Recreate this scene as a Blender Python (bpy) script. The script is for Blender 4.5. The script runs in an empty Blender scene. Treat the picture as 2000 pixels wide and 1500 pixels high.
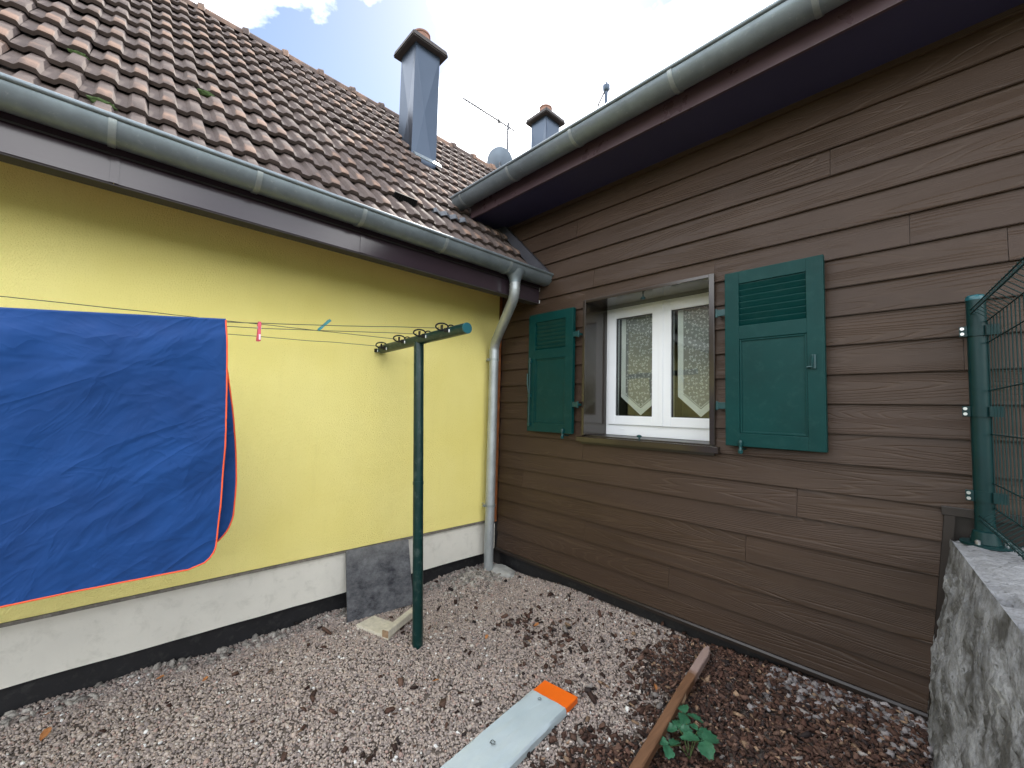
import bpy, bmesh, math, random
import numpy as np
from mathutils import Vector, Matrix, noise as mn

rnd = random.Random(7)
rng = np.random.default_rng(11)
scene = bpy.context.scene
col = scene.collection
R = math.radians

# ------------------------------------------------------------------ camera
CAM = Vector((3.02753, -2.73677, 1.47444))
ca = bpy.data.cameras.new('camera')
ca.sensor_fit = 'HORIZONTAL'; ca.sensor_width = 36.0
ca.lens = 819.456 / 2000 * 36.0
ca.clip_start = 0.02; ca.clip_end = 1500
cam = bpy.data.objects.new('camera', ca); col.objects.link(cam)
FWD = Vector((-0.72533585, 0.68575537, 0.06022852))
RGT = Vector((0.68786918, 0.72542182, 0.02447804))
FWD.normalize(); RGT = (RGT - FWD * RGT.dot(FWD)).normalized()
UPV = RGT.cross(FWD)
cam.matrix_world = Matrix(((RGT.x, UPV.x, -FWD.x, CAM.x), (RGT.y, UPV.y, -FWD.y, CAM.y),
                           (RGT.z, UPV.z, -FWD.z, CAM.z), (0, 0, 0, 1)))
scene.camera = cam

# ------------------------------------------------------------------ sky, sun, exposure
SUN_EL = R(48); SUN_AZ = math.atan2(-0.70, 0.714)          # azimuth from +Y towards +X
SUND = Vector((math.sin(SUN_AZ) * math.cos(SUN_EL), math.cos(SUN_AZ) * math.cos(SUN_EL), math.sin(SUN_EL)))
world = bpy.data.worlds.new('World'); scene.world = world; world.use_nodes = True
wt = world.node_tree; wt.nodes.clear()
def wn(t, **k):
    n = wt.nodes.new(t)
    for a, b in k.items(): setattr(n, a, b)
    return n
w_out = wn('ShaderNodeOutputWorld'); w_bg = wn('ShaderNodeBackground')
w_sky = wn('ShaderNodeTexSky', sky_type='NISHITA', sun_disc=False, sun_elevation=SUN_EL,
           sun_rotation=SUN_AZ % (2 * math.pi), altitude=400, air_density=1.0, dust_density=0.5, ozone_density=0.35)
w_bg.inputs['Strength'].default_value = 0.112
tc = wn('ShaderNodeTexCoord'); sep = wn('ShaderNodeSeparateXYZ')
wt.links.new(tc.outputs['Generated'], sep.inputs[0])
zz = wn('ShaderNodeMath', operation='MAXIMUM'); zz.inputs[1].default_value = 0.0
wt.links.new(sep.outputs[2], zz.inputs[0])
za = wn('ShaderNodeMath', operation='ADD'); za.inputs[1].default_value = 0.18
wt.links.new(zz.outputs[0], za.inputs[0])
dx = wn('ShaderNodeMath', operation='DIVIDE'); dy = wn('ShaderNodeMath', operation='DIVIDE')
wt.links.new(sep.outputs[0], dx.inputs[0]); wt.links.new(za.outputs[0], dx.inputs[1])
wt.links.new(sep.outputs[1], dy.inputs[0]); wt.links.new(za.outputs[0], dy.inputs[1])
cmb = wn('ShaderNodeCombineXYZ')
wt.links.new(dx.outputs[0], cmb.inputs[0]); wt.links.new(dy.outputs[0], cmb.inputs[1])
cmb.inputs[2].default_value = 12.33
cn = wn('ShaderNodeTexNoise'); cn.inputs['Scale'].default_value = 1.9; cn.inputs['Detail'].default_value = 7
cn.inputs['Roughness'].default_value = 0.55; cn.inputs['Distortion'].default_value = 0.25
wt.links.new(cmb.outputs[0], cn.inputs['Vector'])
cr = wn('ShaderNodeValToRGB'); cr.color_ramp.elements[0].position = 0.43; cr.color_ramp.elements[1].position = 0.56
wt.links.new(cn.outputs['Fac'], cr.inputs['Fac'])
cmx = wn('ShaderNodeMix', data_type='RGBA'); cmx.inputs['B'].default_value = (26.2, 26.4, 26.7, 1)
wt.links.new(cr.outputs['Color'], cmx.inputs['Factor']); wt.links.new(w_sky.outputs['Color'], cmx.inputs['A'])
wt.links.new(cmx.outputs['Result'], w_bg.inputs['Color'])
wt.links.new(w_bg.outputs['Background'], w_out.inputs['Surface'])

sl = bpy.data.lights.new('sun', 'SUN'); sl.energy = 3.6; sl.angle = R(0.6); sl.color = (1.0, 0.94, 0.86)
sun = bpy.data.objects.new('sun', sl); col.objects.link(sun)
sun.rotation_euler = SUND.to_track_quat('Z', 'Y').to_euler()
vs = scene.view_settings
vs.view_transform = 'Standard'; vs.look = 'None'; vs.gamma = 1.0; vs.use_curve_mapping = False
vs.exposure = 0.92
scene.cycles.max_bounces = 6; scene.cycles.use_denoising = True

# ------------------------------------------------------------------ materials
def nt(name):
    m = bpy.data.materials.new(name); m.use_nodes = True
    t = m.node_tree; b = t.nodes['Principled BSDF']
    return m, t, b
def N(t, typ, ins=None, **k):
    n = t.nodes.new(typ)
    for a, v in k.items(): setattr(n, a, v)
    if ins:
        for a, v in ins.items():
            s = n.inputs[a]
            if hasattr(v, 'is_linked'): t.links.new(v, s)
            else: s.default_value = v
    return n
def mth(t, op, a, b=0.0, clamp=False):
    n = t.nodes.new('ShaderNodeMath'); n.operation = op; n.use_clamp = clamp
    for i, v in enumerate((a, b)):
        if hasattr(v, 'is_linked'): t.links.new(v, n.inputs[i])
        else: n.inputs[i].default_value = v
    return n.outputs[0]
def mixc(t, f, a, b, blend='MIX'):
    n = t.nodes.new('ShaderNodeMix'); n.data_type = 'RGBA'; n.blend_type = blend
    for s, v in (('Factor', f), ('A', a), ('B', b)):
        if hasattr(v, 'is_linked'): t.links.new(v, n.inputs[s])
        else:
            n.inputs[s].default_value = v if s == 'Factor' else (*v[:3], 1)
    return n.outputs['Result']
def ramp(t, f, p0, p1, c0=(0, 0, 0), c1=(1, 1, 1)):
    n = t.nodes.new('ShaderNodeValToRGB'); e = n.color_ramp.elements
    e[0].position = p0; e[1].position = p1; e[0].color = (*c0, 1); e[1].color = (*c1, 1)
    t.links.new(f, n.inputs['Fac']); return n.outputs['Color']
def noi(t, v, scale, detail=4, rough=0.55, dist=0.0):
    n = N(t, 'ShaderNodeTexNoise', {'Vector': v, 'Scale': scale, 'Detail': detail, 'Roughness': rough, 'Distortion': dist})
    return n.outputs['Fac']
def bump(t, b, h, strength=0.3, dist=0.01):
    n = N(t, 'ShaderNodeBump', {'Height': h, 'Strength': strength, 'Distance': dist})
    t.links.new(n.outputs['Normal'], b.inputs['Normal'])
def pos(t): return t.nodes.new('ShaderNodeNewGeometry').outputs['Position']
def mapping(t, v, loc=(0, 0, 0), rot=(0, 0, 0), scale=(1, 1, 1)):
    return N(t, 'ShaderNodeMapping', {'Vector': v, 'Location': loc, 'Rotation': rot, 'Scale': scale}).outputs[0]

def simple(name, c, rough=0.5, metal=0.0, var=0.15, vscale=6.0, bs=0.0, bscale=60, spec=0.5, dirt=None, dirt_amt=0.0, rvar=0.0):
    m, t, b = nt(name)
    p = pos(t)
    f = noi(t, p, vscale, 5, 0.6)
    lo = [max(0, x * (1 - var)) for x in c]; hi = [min(1, x * (1 + var)) for x in c]
    cc = mixc(t, ramp(t, f, 0.3, 0.7), lo, hi)
    if dirt:
        g = ramp(t, noi(t, p, vscale * 2.7, 6, 0.7, 0.4), 0.52, 0.72)
        cc = mixc(t, mth(t, 'MULTIPLY', g, dirt_amt), cc, dirt)
    t.links.new(cc, b.inputs['Base Color'])
    b.inputs['Metallic'].default_value = metal
    b.inputs['Specular IOR Level'].default_value = spec
    if rvar:
        t.links.new(mth(t, 'ADD', mth(t, 'MULTIPLY', noi(t, p, vscale * 1.7, 4), rvar), rough - rvar / 2, True), b.inputs['Roughness'])
    else: b.inputs['Roughness'].default_value = rough
    if bs: bump(t, b, noi(t, p, bscale, 4, 0.6), bs, 0.004)
    return m

def m_stucco():
    m, t, b = nt('yellow_render')
    p = pos(t)
    big = noi(t, p, 1.1, 3)
    c = mixc(t, ramp(t, big, 0.3, 0.7), (0.84, 0.73, 0.235), (0.89, 0.79, 0.30))
    st = ramp(t, noi(t, mapping(t, p, scale=(1, 5, 0.5)), 3.0, 5, 0.65), 0.55, 0.85)
    c = mixc(t, mth(t, 'MULTIPLY', st, 0.10), c, (0.52, 0.45, 0.17))
    t.links.new(c, b.inputs['Base Color']); b.inputs['Roughness'].default_value = 0.9
    b.inputs['Specular IOR Level'].default_value = 0.2
    v = N(t, 'ShaderNodeTexVoronoi', {'Vector': p, 'Scale': 190.0}, feature='SMOOTH_F1').outputs['Distance']
    h = mth(t, 'ADD', mth(t, 'MULTIPLY', noi(t, p, 120, 4, 0.7), 1.0), mth(t, 'MULTIPLY', v, 0.6))
    bump(t, b, h, 0.75, 0.006)
    return m
def m_siding():
    m, t, b = nt('brown_cement_board')
    p = pos(t); oi = t.nodes.new('ShaderNodeObjectInfo').outputs['Random']
    off = N(t, 'ShaderNodeCombineXYZ', {'X': mth(t, 'MULTIPLY', oi, 37.0), 'Y': 0.0, 'Z': mth(t, 'MULTIPLY', oi, 91.0)}).outputs[0]
    q = N(t, 'ShaderNodeVectorMath', {0: p, 1: off}, operation='ADD').outputs[0]
    n1 = noi(t, mapping(t, q, scale=(0.40, 0.0, 7.0)), 1.0, 1.5, 0.4, 0.15)
    rings = mth(t, 'FRACT', mth(t, 'MULTIPLY', n1, 34.0))
    tri = mth(t, 'ABSOLUTE', mth(t, 'SUBTRACT', rings, 0.5))                    # 0..0.5
    fine = noi(t, mapping(t, q, scale=(9, 0, 260)), 1.0, 3, 0.6)
    patch = ramp(t, noi(t, mapping(t, q, scale=(1.2, 0, 6)), 1.0, 2), 0.36, 0.58)
    line = ramp(t, tri, 0.02, 0.20)
    h = mth(t, 'ADD', mth(t, 'MULTIPLY', mth(t, 'MULTIPLY', line, patch), 1.0), mth(t, 'MULTIPLY', fine, 0.55))
    bump(t, b, h, 0.55, 0.0034)
    v = noi(t, mapping(t, q, scale=(1.5, 0, 4)), 1.0, 4)
    c = mixc(t, ramp(t, v, 0.3, 0.7), (0.044, 0.0265, 0.0165), (0.061, 0.038, 0.025))
    c = mixc(t, mth(t, 'MULTIPLY', oi, 0.35), c, (0.056, 0.0365, 0.029))
    gl = mth(t, 'MULTIPLY', mth(t, 'SUBTRACT', 1.0, line), patch)
    c = mixc(t, mth(t, 'MULTIPLY', gl, 0.28), c, (0.092, 0.062, 0.043))
    t.links.new(c, b.inputs['Base Color'])
    b.inputs['Roughness'].default_value = 0.42; b.inputs['Specular IOR Level'].default_value = 0.24
    return m
def m_tile():
    m, t, b = nt('clay_tile')
    ob = t.nodes.new('ShaderNodeTexCoord').outputs['Object']; p = pos(t)
    oi = t.nodes.new('ShaderNodeObjectInfo').outputs['Random']
    s = N(t, 'ShaderNodeSeparateXYZ', {0: ob})
    c = mixc(t, ramp(t, noi(t, p, 9, 5, 0.65), 0.3, 0.7), (0.080, 0.062, 0.057), (0.135, 0.104, 0.094))
    c = mixc(t, mth(t, 'MULTIPLY', oi, 0.5), c, (0.14, 0.108, 0.096))
    # worn coating: bare clay on the crowns near the lower edge of some tiles
    top = ramp(t, s.outputs[2], 0.053, 0.061)
    r2 = mth(t, 'FRACT', mth(t, 'MULTIPLY', oi, 17.31))
    wear = ramp(t, mth(t, 'ADD', noi(t, p, 7, 4, 0.6), mth(t, 'MULTIPLY', r2, 0.35)), 0.58, 0.80)
    low = ramp(t, s.outputs[0], 0.05, 0.16)
    eav = ramp(t, N(t, 'ShaderNodeSeparateXYZ', {0: p}).outputs[2], 2.95, 3.6, (1, 1, 1), (0.3, 0.3, 0.3))
    wear = mth(t, 'MULTIPLY', wear, eav)
    c = mixc(t, mth(t, 'MULTIPLY', mth(t, 'MULTIPLY', top, wear), mth(t, 'SUBTRACT', 0.85, mth(t, 'MULTIPLY', low, 0.6))), c, (0.30, 0.195, 0.145))
    li = ramp(t, noi(t, p, 34, 5, 0.7), 0.62, 0.75)
    c = mixc(t, mth(t, 'MULTIPLY', li, 0.30), c, (0.30, 0.27, 0.22))
    dk = ramp(t, noi(t, p, 3.3, 5, 0.6), 0.52, 0.72)
    c = mixc(t, mth(t, 'MULTIPLY', dk, 0.45), c, (0.075, 0.058, 0.055))
    t.links.new(c, b.inputs['Base Color']); b.inputs['Roughness'].default_value = 0.82; b.inputs['Specular IOR Level'].default_value = 0.25
    bump(t, b, noi(t, p, 95, 5, 0.7), 0.35, 0.004)
    return m
def m_zinc(name, c=(0.215, 0.255, 0.280)):
    m, t, b = nt(name)
    p = pos(t)
    f = noi(t, mapping(t, p, scale=(3, 3, 3)), 2.0, 6, 0.65)
    cc = mixc(t, ramp(t, f, 0.3, 0.7), [x * 0.8 for x in c], [x * 1.15 for x in c])
    sp = ramp(t, noi(t, p, 45, 4, 0.7), 0.60, 0.74)
    cc = mixc(t, mth(t, 'MULTIPLY', sp, 0.25), cc, (0.55, 0.57, 0.55))
    t.links.new(cc, b.inputs['Base Color']); b.inputs['Metallic'].default_value = 0.55
    t.links.new(mth(t, 'ADD', mth(t, 'MULTIPLY', noi(t, p, 14, 4), 0.25), 0.35), b.inputs['Roughness'])
    bump(t, b, noi(t, p, 30, 3), 0.06, 0.004)
    return m
def m_concrete():
    m, t, b = nt('weathered_concrete')
    p = pos(t)
    c = mixc(t, ramp(t, noi(t, p, 5, 6, 0.65), 0.3, 0.72), (0.19, 0.195, 0.205), (0.45, 0.46, 0.475))
    st = ramp(t, noi(t, mapping(t, p, scale=(1.5, 1.5, 1.2)), 4.5, 7, 0.70, 0.3), 0.44, 0.58)
    nz = N(t, 'ShaderNodeSeparateXYZ', {0: t.nodes.new('ShaderNodeNewGeometry').outputs['Normal']}).outputs[2]
    side = ramp(t, nz, 0.55, 0.8, (1, 1, 1), (0.25, 0.25, 0.25))
    c = mixc(t, mth(t, 'MULTIPLY', mth(t, 'MULTIPLY', st, side), 0.85), c, (0.055, 0.052, 0.045))
    fs = ramp(t, noi(t, p, 85, 4, 0.7), 0.50, 0.66)
    c = mixc(t, mth(t, 'MULTIPLY', fs, 0.45), c, (0.11, 0.105, 0.095))
    ms = ramp(t, noi(t, p, 11, 6, 0.7), 0.60, 0.74)
    c = mixc(t, mth(t, 'MULTIPLY', ms, 0.3), c, (0.10, 0.085, 0.06))
    t.links.new(c, b.inputs['Base Color']); b.inputs['Roughness'].default_value = 0.9
    b.inputs['Specular IOR Level'].default_value = 0.25
    bump(t, b, mth(t, 'ADD', mth(t, 'ADD', mth(t, 'MULTIPLY', noi(t, p, 55, 3, 0.6), 0.5), mth(t, 'MULTIPLY', noi(t, p, 12, 4, 0.55), 1.6)), mth(t, 'MULTIPLY', ramp(t, N(t, 'ShaderNodeTexVoronoi', {'Vector': p, 'Scale': 38.0}).outputs['Distance'], 0.10, 0.28), 0.5)), 0.6, 0.014)
    return m
def m_tinted(name, rough=0.85, spec=0.25, bs=0.3):
    m, t, b = nt(name)
    a = N(t, 'ShaderNodeAttribute', attribute_name='tint').outputs['Color']
    p = pos(t)
    c = mixc(t, ramp(t, noi(t, p, 260, 3), 0.3, 0.7), (0.80, 0.80, 0.80), (1.12, 1.12, 1.12))
    t.links.new(mixc(t, 1.0, a, c, 'MULTIPLY'), b.inputs['Base Color'])
    b.inputs['Roughness'].default_value = rough; b.inputs['Specular IOR Level'].default_value = spec
    return m
def m_cloth():
    m, t, b = nt('blue_cotton')
    p = pos(t)
    c = mixc(t, ramp(t, noi(t, p, 5, 4), 0.3, 0.7), (0.0012, 0.036, 0.155), (0.0025, 0.050, 0.205))
    t.links.new(c, b.inputs['Base Color']); b.inputs['Roughness'].default_value = 0.75
    b.inputs['Sheen Weight'].default_value = 0.15
    b.inputs['Specular IOR Level'].default_value = 0.3
    def crease(rot, sc, scale, dist):
        n_ = noi(t, mapping(t, mapping(t, p, rot=(-rot, 0, 0)), scale=sc), scale, 3, 0.55, dist)
        return mth(t, 'POWER', mth(t, 'SUBTRACT', 1.0, mth(t, 'MULTIPLY', mth(t, 'ABSOLUTE', mth(t, 'SUBTRACT', n_, 0.5)), 5.0), True), 3.0)
    k1 = crease(0.55, (1, 1.3, 4.2), 1.25, 0.5); k2 = crease(-0.40, (1, 1.6, 4.5), 1.9, 0.5); k3 = crease(0.95, (1, 2.0, 5.0), 2.3, 0.5)
    pm_ = ramp(t, noi(t, p, 2.2, 2), 0.38, 0.62); k2 = mth(t, 'MULTIPLY', k2, pm_)
    k3 = mth(t, 'MULTIPLY', k3, mth(t, 'SUBTRACT', 1.0, pm_))
    zz_ = N(t, 'ShaderNodeSeparateXYZ', {0: p}).outputs[2]
    lowm = ramp(t, zz_, 0.35, 1.0, (1, 1, 1), (0.25, 0.25, 0.25))
    hh_ = mth(t, 'ADD', mth(t, 'MULTIPLY', k1, 1.0), mth(t, 'ADD', mth(t, 'MULTIPLY', k2, 0.6), mth(t, 'MULTIPLY', k3, 0.5)))
    bump(t, b, mth(t, 'ADD', hh_, mth(t, 'MULTIPLY', noi(t, p, 600, 2), 0.06)), 0.34, 0.013)
    return m
def m_glass():
    m, t, b = nt('window_glass')
    t.nodes.remove(b)
    fr = N(t, 'ShaderNodeFresnel', {'IOR': 1.52}).outputs[0]
    tr = N(t, 'ShaderNodeBsdfTransparent', {'Color': (0.90, 0.93, 0.92, 1)}).outputs[0]
    gl = N(t, 'ShaderNodeBsdfGlossy', {'Color': (1, 1, 1, 1), 'Roughness': 0.0}).outputs[0]
    f2 = mth(t, 'MULTIPLY', fr, 1.0, True)
    mx = N(t, 'ShaderNodeMixShader', {0: f2, 1: tr, 2: gl}).outputs[0]
    t.links.new(mx, t.nodes['Material Output'].inputs['Surface'])
    return m
def m_net():
    m, t, b = nt('curtain_net')
    out = t.nodes['Material Output']
    b.inputs['Base Color'].default_value = (0.62, 0.60, 0.56, 1); b.inputs['Roughness'].default_value = 0.9
    tr = N(t, 'ShaderNodeBsdfTransparent').outputs[0]
    p = pos(t)
    w = mth(t, 'ADD', 0.42, mth(t, 'MULTIPLY', noi(t, p, 14, 3), 0.12))
    mx = N(t, 'ShaderNodeMixShader', {0: w, 1: tr, 2: b.outputs[0]}).outputs[0]
    t.links.new(mx, out.inputs['Surface']); return m
def m_stake():
    m, t, b = nt('stained_stake_wood')
    p = pos(t)
    q = mapping(t, p, scale=(26, 2.0, 26))
    c = mixc(t, ramp(t, noi(t, q, 2.2, 5, 0.6), 0.3, 0.7), (0.13, 0.062, 0.03), (0.22, 0.11, 0.055))
    y = N(t, 'ShaderNodeSeparateXYZ', {0: p}).outputs[1]
    f = ramp(t, mth(t, 'ADD', y, mth(t, 'MULTIPLY', noi(t, p, 22, 3), 0.10)), 0.0, 1.0)
    mask = ramp(t, mth(t, 'ADD', mth(t, 'ADD', y, 1.0), mth(t, 'MULTIPLY', noi(t, p, 22, 3), 0.12)), 0.60, 0.66)
    c = mixc(t, mask, c, (0.36, 0.26, 0.23))
    t.links.new(c, b.inputs['Base Color']); b.inputs['Roughness'].default_value = 0.75
    bump(t, b, noi(t, q, 6, 4), 0.3, 0.003)
    return m
def m_slab():
    m, t, b = nt('dark_stained_slab')
    p = pos(t)
    c = mixc(t, ramp(t, noi(t, mapping(t, p, scale=(1, 1.0, 1.6)), 9, 9, 0.78), 0.36, 0.72), (0.018, 0.019, 0.026), (0.17, 0.175, 0.185))
    z = N(t, 'ShaderNodeSeparateXYZ', {0: p}).outputs[2]
    ed = ramp(t, mth(t, 'ADD', z, mth(t, 'MULTIPLY', noi(t, p, 30, 5, 0.7), 0.25)), 0.42, 0.62)
    c = mixc(t, mth(t, 'MULTIPLY', ed, 0.45), c, (0.30, 0.30, 0.29))
    t.links.new(c, b.inputs['Base Color']); b.inputs['Roughness'].default_value = 0.8
    bump(t, b, noi(t, p, 90, 5, 0.7), 0.35, 0.003)
    return m
def m_film():
    m, t, b = nt('pale_blue_film')
    p = pos(t)
    c = mixc(t, ramp(t, noi(t, p, 6, 4), 0.3, 0.7), (0.43, 0.52, 0.56), (0.50, 0.58, 0.61))
    t.links.new(c, b.inputs['Base Color']); b.inputs['Roughness'].default_value = 0.28
    q = mapping(t, p, rot=(0, 0, 0.5), scale=(16, 2.5, 1))
    bump(t, b, noi(t, q, 2.0, 4, 0.6, 0.8), 0.35, 0.006)
    return m
def m_leaf(name, c0, c1, rough=0.4):
    m, t, b = nt(name)
    p = pos(t); oi = t.nodes.new('ShaderNodeObjectInfo').outputs['Random']
    c = mixc(t, ramp(t, noi(t, p, 60, 4), 0.3, 0.7), c0, c1)
    c = mixc(t, mth(t, 'MULTIPLY', oi, 0.4), c, [x * 0.6 for x in c0])
    t.links.new(c, b.inputs['Base Color']); b.inputs['Roughness'].default_value = rough
    bump(t, b, noi(t, p, 120, 3), 0.3, 0.003)
    return m

M = dict(
    stucco=m_stucco(), siding=m_siding(), tile=m_tile(), zinc=m_zinc('aged_zinc'), zinc_pipe=m_zinc('new_zinc', (0.40, 0.43, 0.44)),
    strap=m_zinc('zinc_strap', (0.31, 0.345, 0.35)),
    chim=simple('chimney_sheet', (0.060, 0.080, 0.112), 0.34, metal=0.7, var=0.06, vscale=3, rvar=0.1), concrete=m_concrete(), cloth=m_cloth(), glass=m_glass(), net=m_net(),
    stake=m_stake(), slab=m_slab(), film=m_film(),
    gravel=m_tinted('gravel_stone'), bark=m_tinted('bark_chip', 0.8, 0.3), soil=simple('dark_soil', (0.13, 0.105, 0.09), 0.95, var=0.4, vscale=9, bs=0.6, bscale=80),
    plinth=simple('white_plinth', (0.68, 0.66, 0.59), 0.85, var=0.05, vscale=4, bs=0.2, bscale=70, dirt=(0.36, 0.35, 0.30), dirt_amt=0.35),
    strip=simple('drip_strip', (0.15, 0.135, 0.115), 0.8, var=0.3, vscale=22, dirt=(0.35, 0.34, 0.32), dirt_amt=0.5),
    bitumen=simple('bitumen', (0.010, 0.010, 0.012), 0.7, var=0.3, vscale=8, bs=0.4, bscale=30, dirt=(0.06, 0.06, 0.056), dirt_amt=0.5),
    fascia=simple('brown_fascia', (0.034, 0.023, 0.030), 0.17, var=0.06, vscale=3, spec=0.6),
    fascia2=simple('red_brown_fascia', (0.070, 0.042, 0.048), 0.3, var=0.12, vscale=5, rvar=0.2),
    soffit=simple('shade_tinted_soffit', (0.036, 0.034, 0.080), 0.5, var=0.06, vscale=2),  # indigo base colour holds the blue-violet shade under this eave
    trim=simple('brown_trim', (0.020, 0.0145, 0.012), 0.35, var=0.1, vscale=6, rvar=0.15),
    casing=simple('bronze_casing', (0.030, 0.022, 0.016), 0.16, metal=0.0, spec=0.7, var=0.08, vscale=3),
    pvc=simple('white_pvc', (0.86, 0.88, 0.90), 0.28, var=0.02, vscale=3),
    gasket=simple('grey_gasket', (0.05, 0.05, 0.055), 0.6),
    room=simple('dim_room', (0.16, 0.155, 0.14), 0.9),
    lace=simple('lace_thread', (0.80, 0.79, 0.74), 0.9, var=0.06, vscale=20),
    shut=simple('green_shutter_paint', (0.0006, 0.036, 0.034), 0.45, spec=0.18, dirt=(0.02, 0.07, 0.065), dirt_amt=0.35, var=0.12, vscale=5, bs=0.12, bscale=35, rvar=0.12),
    iron=simple('green_iron', (0.003, 0.045, 0.048), 0.35, var=0.2, vscale=30, rvar=0.1),
    post=simple('green_post_paint', (0.002, 0.024, 0.022), 0.32, spec=0.35, var=0.15, vscale=8, bs=0.05, dirt=(0.18, 0.22, 0.20), dirt_amt=0.25, rvar=0.2),
    cap=simple('teal_cap', (0.01, 0.09, 0.11), 0.35, var=0.1),
    fence=simple('green_wire_coating', (0.002, 0.026, 0.027), 0.4, spec=0.3, var=0.15, vscale=10, rvar=0.1),
    steel=simple('steel_bolt', (0.55, 0.56, 0.56), 0.3, metal=0.9, var=0.1),
    black=simple('black_plastic', (0.014, 0.014, 0.015), 0.7, spec=0.2),
    cord=simple('dark_green_cord', (0.045, 0.050, 0.030), 0.6),
    piping=simple('orange_piping', (0.85, 0.11, 0.03), 0.7, var=0.1),
    pink=simple('pink_plastic', (0.60, 0.05, 0.10), 0.3, var=0.1), mint=simple('teal_plastic', (0.02, 0.22, 0.24), 0.3, var=0.1),
    paper=simple('pale_insert', (0.75, 0.62, 0.70), 0.5),
    woodstrip=simple('orange_wood', (0.26, 0.085, 0.025), 0.6, var=0.25, vscale=12),
    pale=simple('pale_weathered_board', (0.62, 0.58, 0.48), 0.8, var=0.15, vscale=18, bs=0.3, bscale=50, dirt=(0.2, 0.19, 0.16), dirt_amt=0.5),
    endgrain=simple('end_grain', (0.30, 0.20, 0.12), 0.85, var=0.25, vscale=50),
    orange=simple('orange_board', (0.90, 0.16, 0.008), 0.45, var=0.05, vscale=9),
    ink=simple('black_print', (0.02, 0.025, 0.03), 0.5),
    clay=simple('clay_pot', (0.27, 0.145, 0.105), 0.8, var=0.15, vscale=12),
    capstone=simple('cap_concrete', (0.060, 0.052, 0.050), 0.8, var=0.15, vscale=9),
    alu=simple('aerial_aluminium', (0.12, 0.125, 0.14), 0.5, metal=0.3), dish=simple('grey_dish', (0.20, 0.25, 0.32), 0.5),
    lead=simple('lead_flashing', (0.10, 0.11, 0.13), 0.5, var=0.2, vscale=10, rvar=0.15),
    tar=simple('dark_flashing', (0.045, 0.045, 0.055), 0.55, var=0.2, vscale=8),
    leaf=m_leaf('strawberry_leaf', (0.022, 0.110, 0.052), (0.050, 0.175, 0.095), 0.42),
    stem=simple('leaf_stalk', (0.10, 0.16, 0.05), 0.5),
    dead=m_leaf('dead_leaf_brown', (0.33, 0.12, 0.035), (0.46, 0.21, 0.07), 0.7),
    moss=simple('moss', (0.05, 0.085, 0.022), 0.95, var=0.4, vscale=60, bs=0.6, bscale=120),
    sealant=simple('white_sealant', (0.62, 0.62, 0.62), 0.5),
    light_slope=simple('light_slope_green', (0.055, 0.085, 0.028), 0.95, var=0.4, vscale=0.6),  # green of the added slope out of view
    bounce_board=simple('bounce_boarding', (0.55, 0.36, 0.15), 0.7, var=0.15, vscale=9),  # warm tone picked for bounce light under the left eave
    deck=simple('roof_underlay', (0.035, 0.03, 0.03), 0.9),
    pad=simple('concrete_pad', (0.40, 0.40, 0.38), 0.9, var=0.2, vscale=14, bs=0.4, bscale=60),
)

# ------------------------------------------------------------------ geometry helpers
def link(o, parent=None):
    col.objects.link(o)
    if parent is not None:
        o.parent = parent
        loc = parent.location if parent.parent is None else Vector((0, 0, 0))   # parts sit at the world origin
        o.matrix_parent_inverse = Matrix.Translation(-loc)
    return o
def mobj(name, verts, faces, mat, parent=None, smooth=None, mats=None, fmat=None):
    me = bpy.data.meshes.new(name)
    me.from_pydata([tuple(v) for v in verts], [], faces)
    for mm in (mats or [mat]): me.materials.append(mm)
    if fmat: me.polygons.foreach_set('material_index', fmat)
    if smooth is not None:
        me.polygons.foreach_set('use_smooth', [True] * len(me.polygons))
        if smooth > 0: me.set_sharp_from_angle(angle=R(smooth))
    me.update()
    return link(bpy.data.objects.new(name, me), parent)
def bm_obj(name, bm, mat, parent=None, smooth=None):
    bmesh.ops.recalc_face_normals(bm, faces=bm.faces)
    me = bpy.data.meshes.new(name); bm.to_mesh(me); bm.free(); me.materials.append(mat)
    if smooth is not None:
        me.polygons.foreach_set('use_smooth', [True] * len(me.polygons))
        if smooth > 0: me.set_sharp_from_angle(angle=R(smooth))
    return link(bpy.data.objects.new(name, me), parent)
def bm_box(bm, a, b, bev=0.0):
    r = bmesh.ops.create_cube(bm, size=1)
    vs_ = r['verts']
    for v in vs_:
        v.co = Vector([(a[i] + b[i]) / 2 + v.co[i] * (b[i] - a[i]) for i in range(3)])
    if bev:
        es = list({e for v in vs_ for e in v.link_edges})
        bmesh.ops.bevel(bm, geom=es, offset=bev, segments=2, affect='EDGES', profile=0.6)
def box(name, a, b, mat, parent=None, bev=0.002):
    bm = bmesh.new(); bm_box(bm, a, b, bev); return bm_obj(name, bm, mat, parent)
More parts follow.
